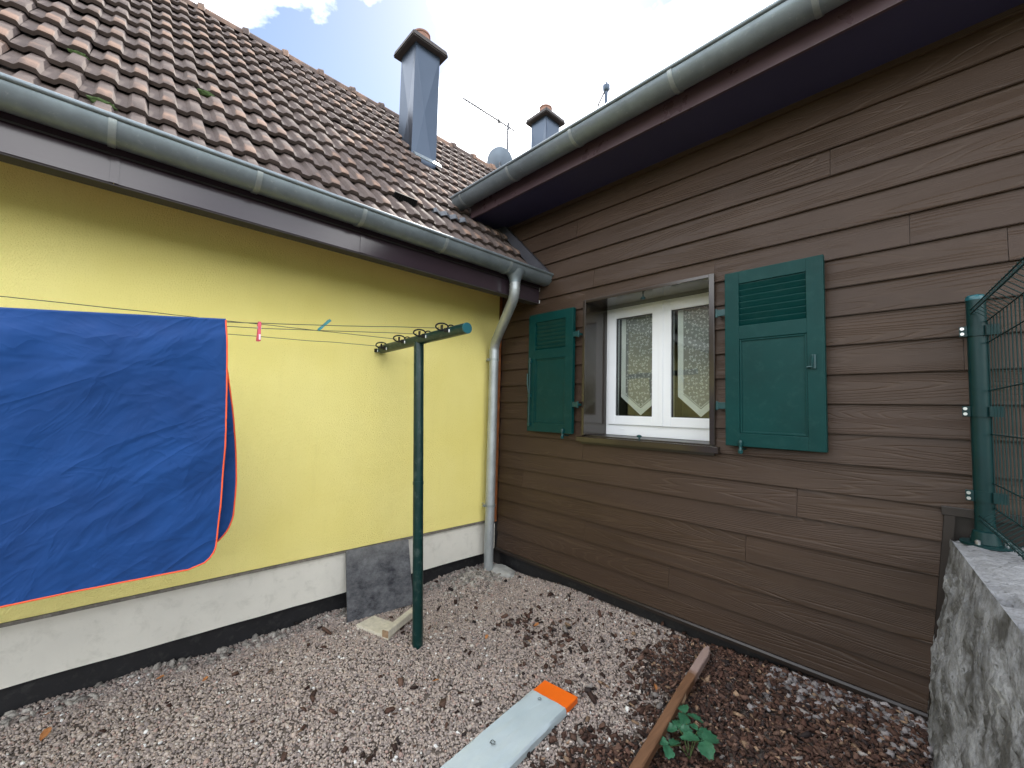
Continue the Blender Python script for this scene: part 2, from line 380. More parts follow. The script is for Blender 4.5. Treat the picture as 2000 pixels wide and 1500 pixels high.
def tube_geo(pts, r, seg=10, caps=True, closed=False):
    pts = [Vector(p) for p in pts]; n = len(pts); V = []; F = []
    rr = r if hasattr(r, '__len__') else [r] * n
    prev = None
    for i, p in enumerate(pts):
        if closed: d = (pts[(i + 1) % n] - pts[i - 1])
        elif i == 0: d = pts[1] - p
        elif i == n - 1: d = p - pts[i - 1]
        else: d = (pts[i + 1] - p).normalized() + (p - pts[i - 1]).normalized()
        d.normalize()
        if prev is None:
            u = d.orthogonal().normalized()
        else:
            u = (prev - d * prev.dot(d))
            u = u.normalized() if u.length > 1e-6 else d.orthogonal().normalized()
        prev = u; w = d.cross(u)
        for k in range(seg):
            a = 2 * math.pi * k / seg
            V.append(p + (u * math.cos(a) + w * math.sin(a)) * rr[i])
    m_ = n if closed else n - 1
    for i in range(m_):
        for k in range(seg):
            a = i * seg + k; b = i * seg + (k + 1) % seg; j = ((i + 1) % n) * seg
            F.append((a, b, j + (k + 1) % seg, j + k))
    if caps and not closed:
        F.append(tuple(range(seg))[::-1]); F.append(tuple((n - 1) * seg + k for k in range(seg)))
    return V, F
def tube(name, pts, r, mat, parent=None, seg=10, caps=True, closed=False):
    V, F = tube_geo(pts, r, seg, caps, closed); return mobj(name, V, F, mat, parent, smooth=50)
def multi_tube(name, lst, mat, parent=None, seg=8):
    V = []; F = []
    for pts, r in lst:
        v, f = tube_geo(pts, r, seg); o = len(V); V += v; F += [tuple(i + o for i in q) for q in f]
    return mobj(name, V, F, mat, parent, smooth=50)
def prism(name, poly, axis, lo, hi, mat, parent=None, smooth=None):
    # poly: 2-D points in the two other axes (in axis order)
    n = len(poly); V = []
    for s in (lo, hi):
        for q in poly:
            v = list(q); v.insert(axis, s); V.append(v)
    bm = bmesh.new(); bv = [bm.verts.new(v) for v in V]
    bm.faces.new(bv[:n]); bm.faces.new(bv[n:][::-1])
    for i in range(n):
        j = (i + 1) % n; bm.faces.new((bv[i], bv[i + n], bv[j + n], bv[j]))
    return bm_obj(name, bm, mat, parent, smooth)
def thing(name, label, cat, loc=(0, 0, 0), group=None):
    o = bpy.data.objects.new(name, None); col.objects.link(o); o.location = loc; o.empty_display_size = 0.1
    tag(o, label, cat, group); return o
def tag(o, label=None, cat=None, group=None, kind=None):
    if label: o['label'] = label
    if cat: o['category'] = cat
    if group: o['group'] = group
    if kind: o['kind'] = kind
    return o
def empty_part(name, parent, loc=None):
    o = bpy.data.objects.new(name, None); o.empty_display_size = 0.05
    o.location = loc or parent.location
    return link(o, parent)
def fb(x, y, z, oct=4):
    return mn.fractal(Vector((x, y, z)), 0.9, 2.1, oct)
def sstep(a, b, x):
    t = np.clip((x - a) / (b - a), 0, 1); return t * t * (3 - 2 * t)

# ------------------------------------------------------------------ ground
def gh(x, y):
    x = np.asarray(x, float); y = np.asarray(y, float)
    h = 0.125 * sstep(1.9, 2.85, x) * sstep(-2.2, -0.1, y)
    h = h + 0.055 * sstep(-0.7, 0.0, y) * sstep(0.25, 0.9, x) * (1 - sstep(2.0, 2.8, x))
    h = h + 0.055 * np.exp(-(((x - 0.20) / 0.22) ** 2 + ((y + 0.42) / 0.25) ** 2))
    h = h + 0.018 * np.sin(3.1 * x + 1.0) * np.sin(2.7 * y) * sstep(0.1, 0.5, x) * sstep(-6, -4, y)
    h = h - (0.024 + 0.012 * np.sin(5.3 * y) + 0.008 * np.sin(13.7 * y + 1)) * (1 - sstep(-0.02, 0.20, x)) * (1 - sstep(-0.75, -0.45, y))
    return h
xs = np.concatenate([[-400, -60, -10, -2, -0.6], np.linspace(-0.3, 3.5, 64), [4.5, 8, 20, 80, 400]])
ys = np.concatenate([[-400, -80, -20, -8], np.linspace(-4.2, 0.3, 72), [1, 4, 20, 80, 400]])
GX, GY = np.meshgrid(xs, ys, indexing='ij')
GZ = np.where((GX > -0.4) & (GX < 3.6) & (GY > -5) & (GY < 0.4), gh(GX, GY), 0.0) - 0.004
nx, ny = len(xs), len(ys)
gv = np.stack([GX, GY, GZ], -1).reshape(-1, 3)
gf = [(i * ny + j, (i + 1) * ny + j, (i + 1) * ny + j + 1, i * ny + j + 1) for i in range(nx - 1) for j in range(ny - 1)]
g = mobj('ground', gv.tolist(), gf, M['soil'], smooth=0)
tag(g, 'bare soil under the gravel and bark', kind='structure')

# unseen slope behind the viewpoint and to the right, added to shape the light
V = []; F = []; na_, nr_ = 80, 16
for i in range(na_ + 1):
    a = R(-175) + R(205) * i / na_                 # azimuth round the yard, from behind-left to the right
    for j in range(nr_ + 1):
        t = j / nr_; r = 9 + 60 * t
        fade = min(1, i / 8, (na_ - i) / 8)
        V.append((3.0 + r * math.cos(a), -2.7 + r * math.sin(a), -0.05 + fade * (9 * t ** 0.8) * (0.8 + 0.35 * fb(math.cos(a) * 2, math.sin(a) * 2, t * 2, 3)) + fade * 0.8 * fb(math.cos(a) * r * .3, math.sin(a) * r * .3, 1, 4)))
for i in range(na_):
    for j in range(nr_): k = i * (nr_ + 1) + j; F.append((k, k + nr_ + 1, k + nr_ + 2, k + 1))
hs = mobj('light_shaping_slope', V, F, M['light_slope'], smooth=0)
tag(hs, 'unseen green slope added to block low sky and bounce light', kind='structure')

def cam_px(P):
    d = P - np.array(CAM); z = d @ np.array(FWD); x = d @ np.array(RGT); y = d @ np.array(UPV)
    return x / np.maximum(z, 1e-3), y / np.maximum(z, 1e-3), z
ICO = None
def base_pebble():
    bm = bmesh.new(); bmesh.ops.create_icosphere(bm, subdivisions=1, radius=1.0)
    v = np.array([x.co[:] for x in bm.verts]); f = np.array([[q.index for q in x.verts] for x in bm.faces]); bm.free()
    return v, f
def scatter_mesh(name, P, S, tint, bv, bf, mat, tilt=0.6, jitter=0.22, smooth=True):
    n = len(P); k = len(bv)
    yaw = rng.uniform(0, 2 * math.pi, n); tx = rng.normal(0, tilt, n); ty = rng.normal(0, tilt, n)
    V = bv[None] * (1 + rng.uniform(-jitter, jitter, (n, k, 1))) * S[:, None, :]
    def rot(V, a, i, j):
        c, s = np.cos(a)[:, None], np.sin(a)[:, None]
        A = V[..., i] * c - V[..., j] * s; B = V[..., i] * s + V[..., j] * c
        V[..., i] = A; V[..., j] = B
    rot(V, tx, 1, 2); rot(V, ty, 0, 2); rot(V, yaw, 0, 1)
    V += P[:, None, :]
    F = (bf[None] + (np.arange(n) * k)[:, None, None]).reshape(-1, bf.shape[1])
    me = bpy.data.meshes.new(name); nf = len(F); m_ = F.shape[1]
    me.vertices.add(n * k); me.vertices.foreach_set('co', V.reshape(-1).astype(np.float32))
    me.loops.add(nf * m_); me.loops.foreach_set('vertex_index', F.reshape(-1).astype(np.int32))
    me.polygons.add(nf); me.polygons.foreach_set('loop_start', (np.arange(nf) * m_).astype(np.int32))
    me.update(calc_edges=True)
    if smooth: me.polygons.foreach_set('use_smooth', np.ones(nf, bool))
    at = me.attributes.new('tint', 'FLOAT_COLOR', 'POINT')
    c4 = np.ones((n, k, 4), np.float32); c4[..., :3] = tint[:, None, :]
    at.data.foreach_set('color', c4.reshape(-1))
    me.materials.append(mat)
    return link(bpy.data.objects.new(name, me))
def yard_points(density):
    n = int(density * 3.35 * 3.9)
    x = rng.uniform(-0.10, 3.25, n); y = rng.uniform(-3.9, 0.0, n)
    lim = 2.87 + 0.10 * (-y)
    ok = x < lim + 0.02
    P = np.stack([x, y, np.zeros(n)], 1)
    u, v, z = cam_px(P)
    ok &= (z > 0.45) & (np.abs(u) < 1.22 * 1.35) & (v > -0.915 * 1.5)
    return x[ok], y[ok]
def mulch_amt(x, y):
    e = 1.83 + 0.13 * (-y) + 0.10 * np.sin(7 * y + 1) + 0.05 * np.sin(19 * y)
    return sstep(-0.16, 0.16, x - e + rng.normal(0, 0.05, len(x)))
bv, bf = base_pebble()
x, y = yard_points(13500)
mul = mulch_amt(x, y)
keep = rng.uniform(0, 1, len(x)) > mul * 0.96
x, y = x[keep], y[keep]
s = rng.uniform(0.0036, 0.0074, len(x)) * (1 + 0.9 * (rng.uniform(0, 1, len(x)) > 0.985))
S = np.stack([s * rng.uniform(0.9, 1.5, len(s)), s * rng.uniform(0.8, 1.1, len(s)), s * rng.uniform(0.55, 0.9, len(s))], 1)
P = np.stack([x, y, gh(x, y) + S[:, 2] * rng.uniform(0.1, 0.9, len(s))], 1)
pal = np.array([[.44, .37, .33], [.38, .32, .29], [.50, .43, .38], [.33, .28, .26], [.48, .39, .33], [.25, .215, .20], [.42, .30, .26], [.57, .52, .47]])
ti = pal[rng.choice(len(pal), len(s), p=[.23, .2, .15, .14, .11, .07, .05, .05])] * rng.uniform(0.80, 1.08, (len(s), 1))
wh = rng.uniform(0, 1, len(s)) > 0.994
ti[wh] = [.74, .74, .72]; S[wh] *= 1.25
big = np.array([fb(a * 0.9, b * 0.9, 3.3, 3) for a, b in zip(x[::1], y[::1])])
ti *= (1 + 0.10 * np.clip(big, -1, 1))[:, None]
gr = scatter_mesh('gravel', P, S, ti, bv, bf, M['gravel'])
tag(gr, 'pinkish grey gravel covering the yard floor', 'gravel', kind='stuff')
# bark chips: dense bed on the right, scattered pieces over the gravel
cb = np.array([[-1, -1, -1], [1, -.8, -1], [.8, 1, -1], [-1, .7, -1], [-.8, -.7, 1], [.9, -.6, 1], [.6, .8, 1], [-.7, .8, 1]], float)
cf = np.array([[0, 3, 2, 1], [4, 5, 6, 7], [0, 1, 5, 4], [1, 2, 6, 5], [2, 3, 7, 6], [3, 0, 4, 7]])
x, y = yard_points(7500)
mul = mulch_amt(x, y)
e = 1.83 + 0.13 * (-y)
sc = 0.036 * np.exp(-np.clip(e - x, 0, 9) / 0.55) + 0.065 * np.exp(-(((x - 1.15) / 0.30) ** 2 + ((y + 0.62) / 0.18) ** 2)) + 0.0018
keep = rng.uniform(0, 1, len(x)) < np.maximum(mul * 0.97, sc)
x, y, mul = x[keep], y[keep], mul[keep]
n = len(x)
L = rng.uniform(0.0036, 0.0108, n) * np.where(mul < 0.4, 1.35, 1.0) * (1 + 0.6 * (rng.uniform(0, 1, n) > 0.9))
S = np.stack([L * rng.uniform(0.9, 1.7, n), L * rng.uniform(0.5, 0.95, n), L * rng.uniform(0.22, 0.5, n)], 1)
P = np.stack([x, y, gh(x, y) + 0.004 + S[:, 2] + rng.uniform(0, 0.012, n)], 1)
pal = np.array([[.072, .036, .026], [.095, .050, .036], [.052, .030, .024], [.12, .068, .050], [.035, .025, .024], [.16, .095, .07], [.30, .20, .13], [.30, .27, .25]])
ti = pal[rng.choice(len(pal), n, p=[.20, .20, .17, .16, .11, .09, .04, .03])] * rng.uniform(0.65, 1.45, (n, 1)) * np.where(mul < 0.4, 0.7, 1.0)[:, None]
bk = scatter_mesh('bark_mulch', P, S, ti, cb, cf, M['bark'], tilt=0.45, jitter=0.25, smooth=False)
tag(bk, 'dark reddish bark chips bedding the ground by the concrete wall', 'bark mulch', kind='stuff')
# grey rubble at the foot of the cladding near the concrete wall
n = 420
x = rng.uniform(2.30, 2.93, n); y = -0.02 - np.abs(rng.normal(0, 0.15, n))
s = rng.uniform(0.008, 0.022, n)
S = np.stack([s * 1.4, s, s * 0.6], 1); P = np.stack([x, y, gh(x, y) + s * 0.4], 1)
ti = np.array([[.24, .22, .22]]) * rng.uniform(0.5, 1.6, (n, 1))
rb = scatter_mesh('rubble', P, S, ti, bv, bf, M['gravel'])
tag(rb, 'loose grey rubble along the foot of the cladding beside the concrete wall', 'rubble', kind='stuff')
n = 260
x = np.concatenate([rng.normal(0.14, 0.13, n), rng.uniform(-0.10, 0.05, 260)]); y = np.concatenate([rng.normal(-0.42, 0.16, n), rng.uniform(-3.6, -0.6, 260)]); n = 520; sel_ = y < -0.95
xo, yo = x.copy(), y.copy()
x = np.clip(x, -0.08, 0.5); y = np.where(sel_, yo, np.clip(y, -0.95, -0.05))
s = rng.uniform(0.007, 0.020, n)
S = np.stack([s * 1.4, s, s * 0.6], 1); P = np.stack([x, y, gh(x, y) + s * 0.5], 1)
ti = np.array([[.30, .28, .25]]) * rng.uniform(0.5, 1.5, (n, 1))
rb2 = scatter_mesh('mortar_crumbs', P, S, ti, bv, bf, M['gravel'])
tag(rb2, 'grey mortar crumbs strewn along the dark gap under the plinth', 'rubble', kind='stuff')

# ------------------------------------------------------------------ yellow house
YH = thing('yellow_house', 'yellow rendered house with brown clay tiled roof and white plinth', 'house', (0, -3.0, 0))
Y0 = -6.2
box('wall', (-0.20, Y0, 0.440), (0.0, -0.065, 3.05), M['stucco'], YH, 0.004)
# plinth with a slightly wavy lower edge
nseg = 60; V = []; F = []
for i in range(nseg + 1):
    yy = Y0 + (-0.060 - Y0) * i / nseg
    zb = 0.137 + 0.004 * fb(yy * 3, 0, 0, 3)
    V += [(-0.016, yy, 0.437), (-0.016, yy, zb), (-0.16, yy, zb), (-0.16, yy, 0.437)]
for i in range(nseg):
    for k in range(3): F.append((i * 4 + k, i * 4 + k + 1, i * 4 + 5 + k, i * 4 + 4 + k))
F += [(3, 2, 1, 0), tuple(nseg * 4 + k for k in range(4))]
mobj('plinth', V, F, M['plinth'], YH)
box('drip_strip', (-0.012, Y0, 0.424), (0.011, -0.062, 0.4385), M['strip'], YH, 0.001)
box('foundation', (-0.36, Y0, -0.5), (-0.105, 0.30, 0.20), M['bitumen'], YH, 0)
box('corner_post', (-0.075, -0.062, 0.40), (-0.028, -0.003, 2.70), M['woodstrip'], YH, 0.002)
box('corner_strip', (-0.055, -0.0595, 0.155), (-0.02, -0.034, 0.385), M['plinth'], YH, 0.002)
# eaves
XF = 0.483
fj = [Y0, -2.795, -1.658, -0.503, -0.022]
for a, b in zip(fj[:-1], fj[1:]):
    box('fascia_board', (XF - 0.018, a + 0.0015, 2.432), (XF, b - 0.0015, 2.625), M['fascia'], YH, 0.002)
    if b < -0.1: box('joint_cover', (XF + 0.0005, b - 0.016, 2.4335), (XF + 0.004, b + 0.016, 2.60), M['fascia'], YH, 0.001)
box('fascia_return', (XF - 0.085, Y0, 2.424), (XF - 0.002, -0.024, 2.4305), M['deck'], YH, 0)
box('unseen_bounce_soffit', (-0.02, Y0, 2.66), (XF - 0.020, -0.024, 2.68), M['bounce_board'], YH, 0)  # unseen warm boards, added to bounce golden light onto the wall top
box('sealant_bead', (XF - 0.012, -0.0215, 2.43), (XF + 0.006, -0.0150, 2.57), M['sealant'], YH, 0.001)

SL = 1.09; CS = math.cos(math.atan(SL)); SN = math.sin(math.atan(SL))
def rp(d, y, h=0.0):          # d up the slope from the reference point, h above the pan plane
    return Vector((0.52 - d * CS + h * SN, y, 2.60 + d * SN + h * CS))
DR = 3.58                     # ridge distance
roof = mobj('roof', [rp(-0.02, Y0, -0.05), rp(-0.02, -0.02, -0.05), rp(DR, 0.0, -0.05), rp(DR, 4.2, -0.05), rp(0.6, 4.2, -0.05), rp(0.6, 0.03, -0.05),
                     rp(DR, Y0, -0.05)],
            [(0, 1, 2, 6), (2, 5, 4, 3)], M['deck'], YH)
# back slope so the ridge is a real roof
rb_ = [rp(DR, Y0, -0.03), rp(DR, 4.2, -0.03)]
mobj('back_slope', [rb_[0], rb_[1], rb_[1] + Vector((-3.0, 0, -3.2)), rb_[0] + Vector((-3.0, 0, -3.2))], [(0, 1, 2, 3)], M['deck'], YH)
# interlocking double-roll tile; local x = up the slope, y = across, z = out of the slope
TW = 0.242; CO = 0.266; BH = 0.027
prof = []
for p_ in range(2):
    o = p_ * TW / 2
    prof += [(o + 0.000, 0.0), (o + 0.042, 0.0), (o + 0.050, BH * .40), (o + 0.058, BH * .92), (o + 0.066, BH), (o + 0.101, BH), (o + 0.109, BH * .9), (o + 0.117, BH * .3)]
prof.append((TW - 0.0015, 0.0))
def make_tile(seed):
    r = random.Random(seed); V = []; F = []; n = len(prof)
    jl = [r.uniform(-0.002, 0.002) for _ in range(n)]
    st = [(0.004, -0.023, 1.0), (0.0, 0.0, 0.66), (0.040, -0.002, 1.0), (CO + 0.03, -0.040, 0.85)]
    for k, (d, dz, hs) in enumerate(st):
        for i, (yy, hh) in enumerate(prof):
            h = hh * (hs if k else 0.60)
            V.append((d + (jl[i] if k < 2 else 0), yy, h + 0.042 + dz - (0.0 if k else 0.0)))
    for k in range(3):
        for i in range(n - 1):
            a = k * n + i; F.append((a, a + 1, a + n + 1, a + n))
    me = bpy.data.meshes.new('roof_tile'); me.from_pydata(V, [], F); me.materials.append(M['tile'])
    me.polygons.foreach_set('use_smooth', [True] * len(F)); me.set_sharp_from_angle(angle=R(38)); me.update()
    return me
tmesh = [make_tile(i) for i in range(4)]
RM = Matrix(((-CS, 0, SN), (0, 1, 0), (SN, 0, CS))).to_4x4()      # columns: up-slope, across, out
def place_tile(d, y, parent, name='roof_tile'):
    o = bpy.data.objects.new(name, rnd.choice(tmesh))
    jit = Matrix.Rotation(rnd.gauss(0, 0.009), 4, 'Z') @ Matrix.Rotation(rnd.gauss(0, 0.010), 4, 'Y')
    link(o, parent)
    p = rp(d + rnd.gauss(0, 0.005) - (0.02 if rnd.random() < 0.02 else 0), y, -0.018 + rnd.uniform(0, 0.003))
    o.matrix_basis = Matrix.Translation(p) @ RM @ jit
    return o
D0 = 0.124; NC = 13
holes = [(-0.53, -0.30, 2.05, 2.47)]        # chimney (y0,y1,d0,d1)
def pxy(p):
    q = p - CAM; z = q.dot(FWD); return q.dot(RGT) / z * 819.456 + 1000, 750 - q.dot(UPV) / z * 819.456
cand = []; far_tiles = []
for c in range(NC):
    d = D0 + c * CO
    for k in range(-23, 15):
        y = -0.035 - TW + k * TW
        pm = rp(d + 0.13, y + TW / 2, 0.02)
        if y + TW > 0.0:                                             # beyond the clad wall: only above the valley
            zr = 3.43 + 0.45 * (y + TW / 2 + 0.5); dv = (0.52 - (3.167 - zr) / 1.09) / CS
            if d + CO < dv - 0.05: continue
        if any(a_ < y < b_ and d0 < d + 0.10 < d1 for a_, b_, d0, d1 in holes): continue
        u, v = pxy(pm)
        if -70 < u < 1010 and v > -70: cand.append(((pm - CAM).length, d, y))
        else: far_tiles.append((d, y))
cand.sort()
for _, d, y in cand[:300]: place_tile(d, y, roof)
far_tiles += [(d, y) for _, d, y in cand[300:]]

bm = bmesh.new()
for d, y in far_tiles:
    M4 = Matrix.Translation(rp(d, y, -0.018)) @ RM
    me = tmesh[0]; vv = [bm.verts.new(M4 @ v.co) for v in me.vertices]
    for f in me.polygons: bm.faces.new([vv[i] for i in f.vertices])
ft = bm_obj('outer_tiles', bm, M['tile'], roof, 38); ft['kind'] = 'stuff'
# vent tile, moss, ridge tiles
ridge_d = DR
def ridge_tile(y):
    V = []; F = []; n = 9; Ln = 0.40
    c = rp(ridge_d, y); c = Vector((c.x - 0.02, y, c.z - 0.015))
    for (yy, r) in ((0, .104), (0.045, .116), (0.06, .088), (Ln, .080)):
        for i in range(n):
            a = R(-12) + (math.pi + R(24)) * i / (n - 1)
            V.append((c.x + r * math.cos(a), y + yy, c.z + r * math.sin(a) * 0.9))
    for k in range(3):
        for i in range(n - 1):
            a = k * n + i; F.append((a, a + 1, a + n + 1, a + n))
    F.append(tuple(range(n)))
    return mobj('ridge_tile', V, F, M['tile'], roof, smooth=40)
yy = -4.6
while yy < 3.6:
    ridge_tile(yy); yy += 0.37
def vent_tile(d, y):
    bm = bmesh.new(); M4 = Matrix.Translation(rp(d, y, 0.05)) @ RM
    def lb(a, b):
        b0 = len(bm.verts); bm_box(bm, a, b, 0)
        bm.verts.ensure_lookup_table()
        for v in list(bm.verts)[b0:]: v.co = M4 @ v.co
    for i in range(11): lb((0.0, i * 0.2 / 11, -0.042), (0.007, i * 0.2 / 11 + 0.008, 0.004))
    lb((-0.001, -0.003, 0.0045), (0.010, 0.2, 0.010)); lb((0.012, 0, -0.045), (0.016, 0.2, 0.004))
    return bm_obj('vent_tile', bm, M['black'], roof)
vent_tile(D0 + CO * 2 - 0.014, -1.27)
def moss(d, y, r):
    bm = bmesh.new(); bmesh.ops.create_icosphere(bm, subdivisions=3, radius=1)
    c = rp(d, y, 0.012)
    for v in bm.verts:
        k = 1 + 0.5 * fb(v.co.x * 2 + d, v.co.y * 2 + y, v.co.z * 2, 3)
        q = v.co * k
        v.co = c + Vector((q.x * r * 0.7, q.y * r * 1.7, q.z * r * 0.6))
    bm_obj('moss_tuft', bm, M['moss'], roof, 0)
moss(D0 + CO - 0.03, -2.86, 0.028); moss(D0 + CO * 4 - 0.03, -2.42, 0.028); moss(D0 + CO * 3.0 - 0.02, -2.98, 0.022)
# step flashing against the clad wall and the rubber skirt under the upper gutter end
prism('wall_flashing', [(rp(0.0, 0, 0.02).x + 0.03, rp(0.0, 0, 0.02).z), (rp(0.0, 0, 0.10).x + 0.035, rp(0.0, 0, 0.085).z + 0.02),
                        (rp(1.0, 0, 0.09).x, rp(1.0, 0, 0.09).z), (rp(1.0, 0, 0.02).x, rp(1.0, 0, 0.02).z)], 1, -0.075, -0.036, M['tar'], YH)
V = []; F = []; n = 14
for i in range(n + 1):
    t = i / n; yy = -0.93 + 0.36 * t
    w = 0.012 * math.sin(t * 22)
    V += [rp(D0 + CO * 2 - 0.012 + 0.05 * t, yy, 0.052 + w), rp(D0 + CO * 2 - 0.05 + 0.04 * t, yy, 0.038 + w), rp(D0 + CO * 2 - 0.05 + 0.04 * t, yy, 0.030 + w), rp(D0 + CO * 2 - 0.005 + 0.05 * t, yy, 0.022 + w)]
for i in range(n):
    for k in range(4): F.append((i * 4 + k, i * 4 + (k + 1) % 4, i * 4 + 4 + (k + 1) % 4, i * 4 + 4 + k))
mobj('rubber_skirt', V, F, M['lead'], YH, smooth=30)

# gutter: half-round shell, bead, straps, outlet, downpipe
def gutter(name, axis, a, b, cx, cz, r, mat, parent, flip=1):
    # axis 1: runs along y, outer side +x ; axis 0: runs along x, outer side -y
    n = 16; V = []; F = []
    def pt(s, u, z): return (cx + flip * u, s, z) if axis == 1 else (s, cx - flip * u, z)
    ns = 30
    for j in range(ns + 1):
        s_ = a + (b - a) * j / ns
        for rr in (r, r - 0.004):
            for i in range(n + 1):
                t = -math.pi * i / n
                V.append(pt(s_, rr * math.cos(t), cz + rr * math.sin(t)))
    m_ = 2 * (n + 1)
    for j in range(ns):
        for q in (0, n + 1):
            for i in range(n):
                k = j * m_ + q + i; F.append((k, k + 1, k + m_ + 1, k + m_))
        F.append((j * m_, j * m_ + m_, j * m_ + m_ + n + 1, j * m_ + n + 1))
        F.append((j * m_ + n, j * m_ + n + m_, j * m_ + 2 * n + 1 + m_, j * m_ + 2 * n + 1))
    g_ = mobj(name, V, F, mat, parent, smooth=45)
    tube('bead', [pt(a - 0.002, r + 0.002, cz), pt(b + 0.002, r + 0.002, cz)], 0.0115, mat, g_, 12)
    for s_, e_ in ((a, -1), (b, 1)):
        poly = [pt(s_ + 0.003 * e_, (r - 0.001) * math.cos(-math.pi * i / n), cz + (r - 0.001) * math.sin(-math.pi * i / n)) for i in range(n + 1)]
        poly2 = [pt(s_ - 0.001 * e_, (r - 0.001) * math.cos(-math.pi * i / n), cz + (r - 0.001) * math.sin(-math.pi * i / n)) for i in range(n + 1)]
        N_ = n + 1
        mobj('end_cap', poly + poly2, [tuple(range(N_)), tuple(range(N_, 2 * N_))[::-1]] + [(i, i + 1, N_ + i + 1, N_ + i) for i in range(n)], mat, g_)
    return g_, pt
def strap(pt, s_, cz, r, parent, w=0.026):
    V = []; F = []; n = 18; k = 0
    for i in range(n + 1):
        t = R(8) - (math.pi + R(8)) * i / n
        for rr, ww in ((r + 0.0045, -w / 2), (r + 0.0045, w / 2), (r + 0.0008, w / 2), (r + 0.0008, -w / 2)):
            V.append(pt(s_ + ww, rr * math.cos(t), cz + rr * math.sin(t)))
    for i in range(n):
        for q in range(4):
            a = i * 4 + q; b = i * 4 + (q + 1) % 4; F.append((a, b, b + 4, a + 4))
    # hook over the bead
    o = mobj('gutter_strap', V, F, M['strap'], parent, smooth=40)
    return o
g1, pt1 = gutter('gutter', 1, Y0, -0.006, 0.556, 2.655, 0.085, M['zinc'], YH)
for s_ in (-2.81, -2.268, -1.717, -1.129, -0.514): strap(pt1, s_, 2.655, 0.085, g1)
box('seam', (0.60, -0.865, 2.60), (0.6035, -0.858, 2.60 + 0.001), M['zinc'], g1, 0)
# pale sealant line round the end of the gutter
tube('end_sealant', [pt1(-0.0085, 0.0875 * math.cos(-math.pi * i / 14), 2.655 + 0.0875 * math.sin(-math.pi * i / 14)) for i in range(13)], 0.0035, M['sealant'], g1, 6)
PX, PY = 0.11, -0.215; OY = -0.395
def lathe_pts(c, prof_, seg=24):
    V = []; F = []
    for z, r in prof_:
        for k in range(seg):
            a = 2 * math.pi * k / seg; V.append((c[0] + r * math.cos(a), c[1] + r * math.sin(a), z))
    for i in range(len(prof_) - 1):
        for k in range(seg): F.append((i * seg + k, i * seg + (k + 1) % seg, (i + 1) * seg + (k + 1) % seg, (i + 1) * seg + k))
    return V, F
V, F = lathe_pts((0.556, OY), [(2.615, 0.086), (2.59, 0.076), (2.568, 0.062), (2.548, 0.052), (2.53, 0.0465), (2.515, 0.0455)])
mobj('outlet', V, F, M['zinc'], g1, smooth=60)
def bend(pts, r=0.05, n=6):
    pts = [Vector(p) for p in pts]; out = [pts[0]]
    for i in range(1, len(pts) - 1):
        a = (pts[i - 1] - pts[i]).normalized(); b = (pts[i + 1] - pts[i]).normalized()
        p0 = pts[i] + a * r; p1 = pts[i] + b * r
        for k in range(n + 1):
            t = k / n; out.append(p0 * (1 - t) ** 2 + pts[i] * 2 * t * (1 - t) + p1 * t * t)
    out.append(pts[-1]); return out
dp = tube('downpipe', bend([(0.556, OY, 2.535), (0.556, OY, 2.40), (PX, PY, 2.07), (PX, PY, 0.0)], 0.075), 0.0425, M['zinc_pipe'], YH, 24)
def ring(name, c, r, h, mat, parent, seg=24):
    V, F = lathe_pts(c, [(c[2] - h / 2, r - 0.004), (c[2] - h / 2, r), (c[2] + h / 2, r), (c[2] + h / 2, r - 0.004)], seg)
    return mobj(name, V, F, mat, parent, smooth=40)
for z in (2.455, 2.50): ring('collar', (0.556, OY, z), 0.0455, 0.006, M['zinc_pipe'], dp)
ring('sleeve', (PX, PY, 1.98), 0.0445, 0.085, M['zinc_pipe'], dp)
for z in (1.925, 0.605):
    c_ = ring('clamp', (PX, PY, z), 0.048, 0.020, M['strap'], dp)
    box('clamp_bolt', (PX - 0.03, PY - 0.066, z - 0.010), (PX - 0.005, PY - 0.047, z + 0.010), M['strap'], dp, 0.003)
    tube('clamp_pin', [(0.0, PY, z), (PX - 0.046, PY, z)], 0.006, M['steel'], dp, 8)
# chimney with cross-broken sheet cladding
def chimney(name, cx, cy, w, z0, z1, parent, pot=True, label=None):
    h = w / 2
    cs = [(cx + h, cy - h), (cx + h, cy + h), (cx - h, cy + h), (cx - h, cy - h)]
    V = [(a, b, z0) for a, b in cs] + [(a, b, z1) for a, b in cs]; F = []
    for i in range(4):
        j = (i + 1) % 4
        mx = (cs[i][0] + cs[j][0]) / 2; my = (cs[i][1] + cs[j][1]) / 2
        k = len(V); zc = z0 + (z1 - z0) * 0.52
        V.append((mx - (mx - cx) * 0.16, my - (my - cy) * 0.16, zc))
        F += [(i, j, k), (j, j + 4, k), (j + 4, i + 4, k), (i + 4, i, k)]
    F.append((4, 5, 6, 7))
    c_ = mobj(name, V, F, M['chim'], parent)
    if label: c_['label'] = label
    bm = bmesh.new(); e = h + 0.075
    r = bmesh.ops.create_cube(bm, size=1)
    for v in r['verts']:
        top = v.co.z > 0
        k = 1.0 if not top else 0.93
        v.co = Vector((cx + math.copysign(e * k, v.co.x), cy + math.copysign(e * k, v.co.y), z1 + (0.075 if top else 0.0)))
    bmesh.ops.bevel(bm, geom=list(bm.edges), offset=0.012, segments=2, affect='EDGES')
    bm_obj('chimney_cap', bm, M['capstone'], c_)
    V, F = lathe_pts((cx, cy), [(z1 + 0.07, 0.098), (z1 + 0.24, 0.094), (z1 + 0.243, 0.102), (z1 + 0.262, 0.102), (z1 + 0.262, 0.080), (z1 + 0.12, 0.075)], 28)
    mobj('chimney_pot', V, F, M['clay'], c_, smooth=40)
    return c_
ch = chimney('chimney', -1.07, -0.425, 0.31, 3.95, 5.46, YH, label='tall blue-grey sheet clad chimney standing on the tiled slope')
V = []
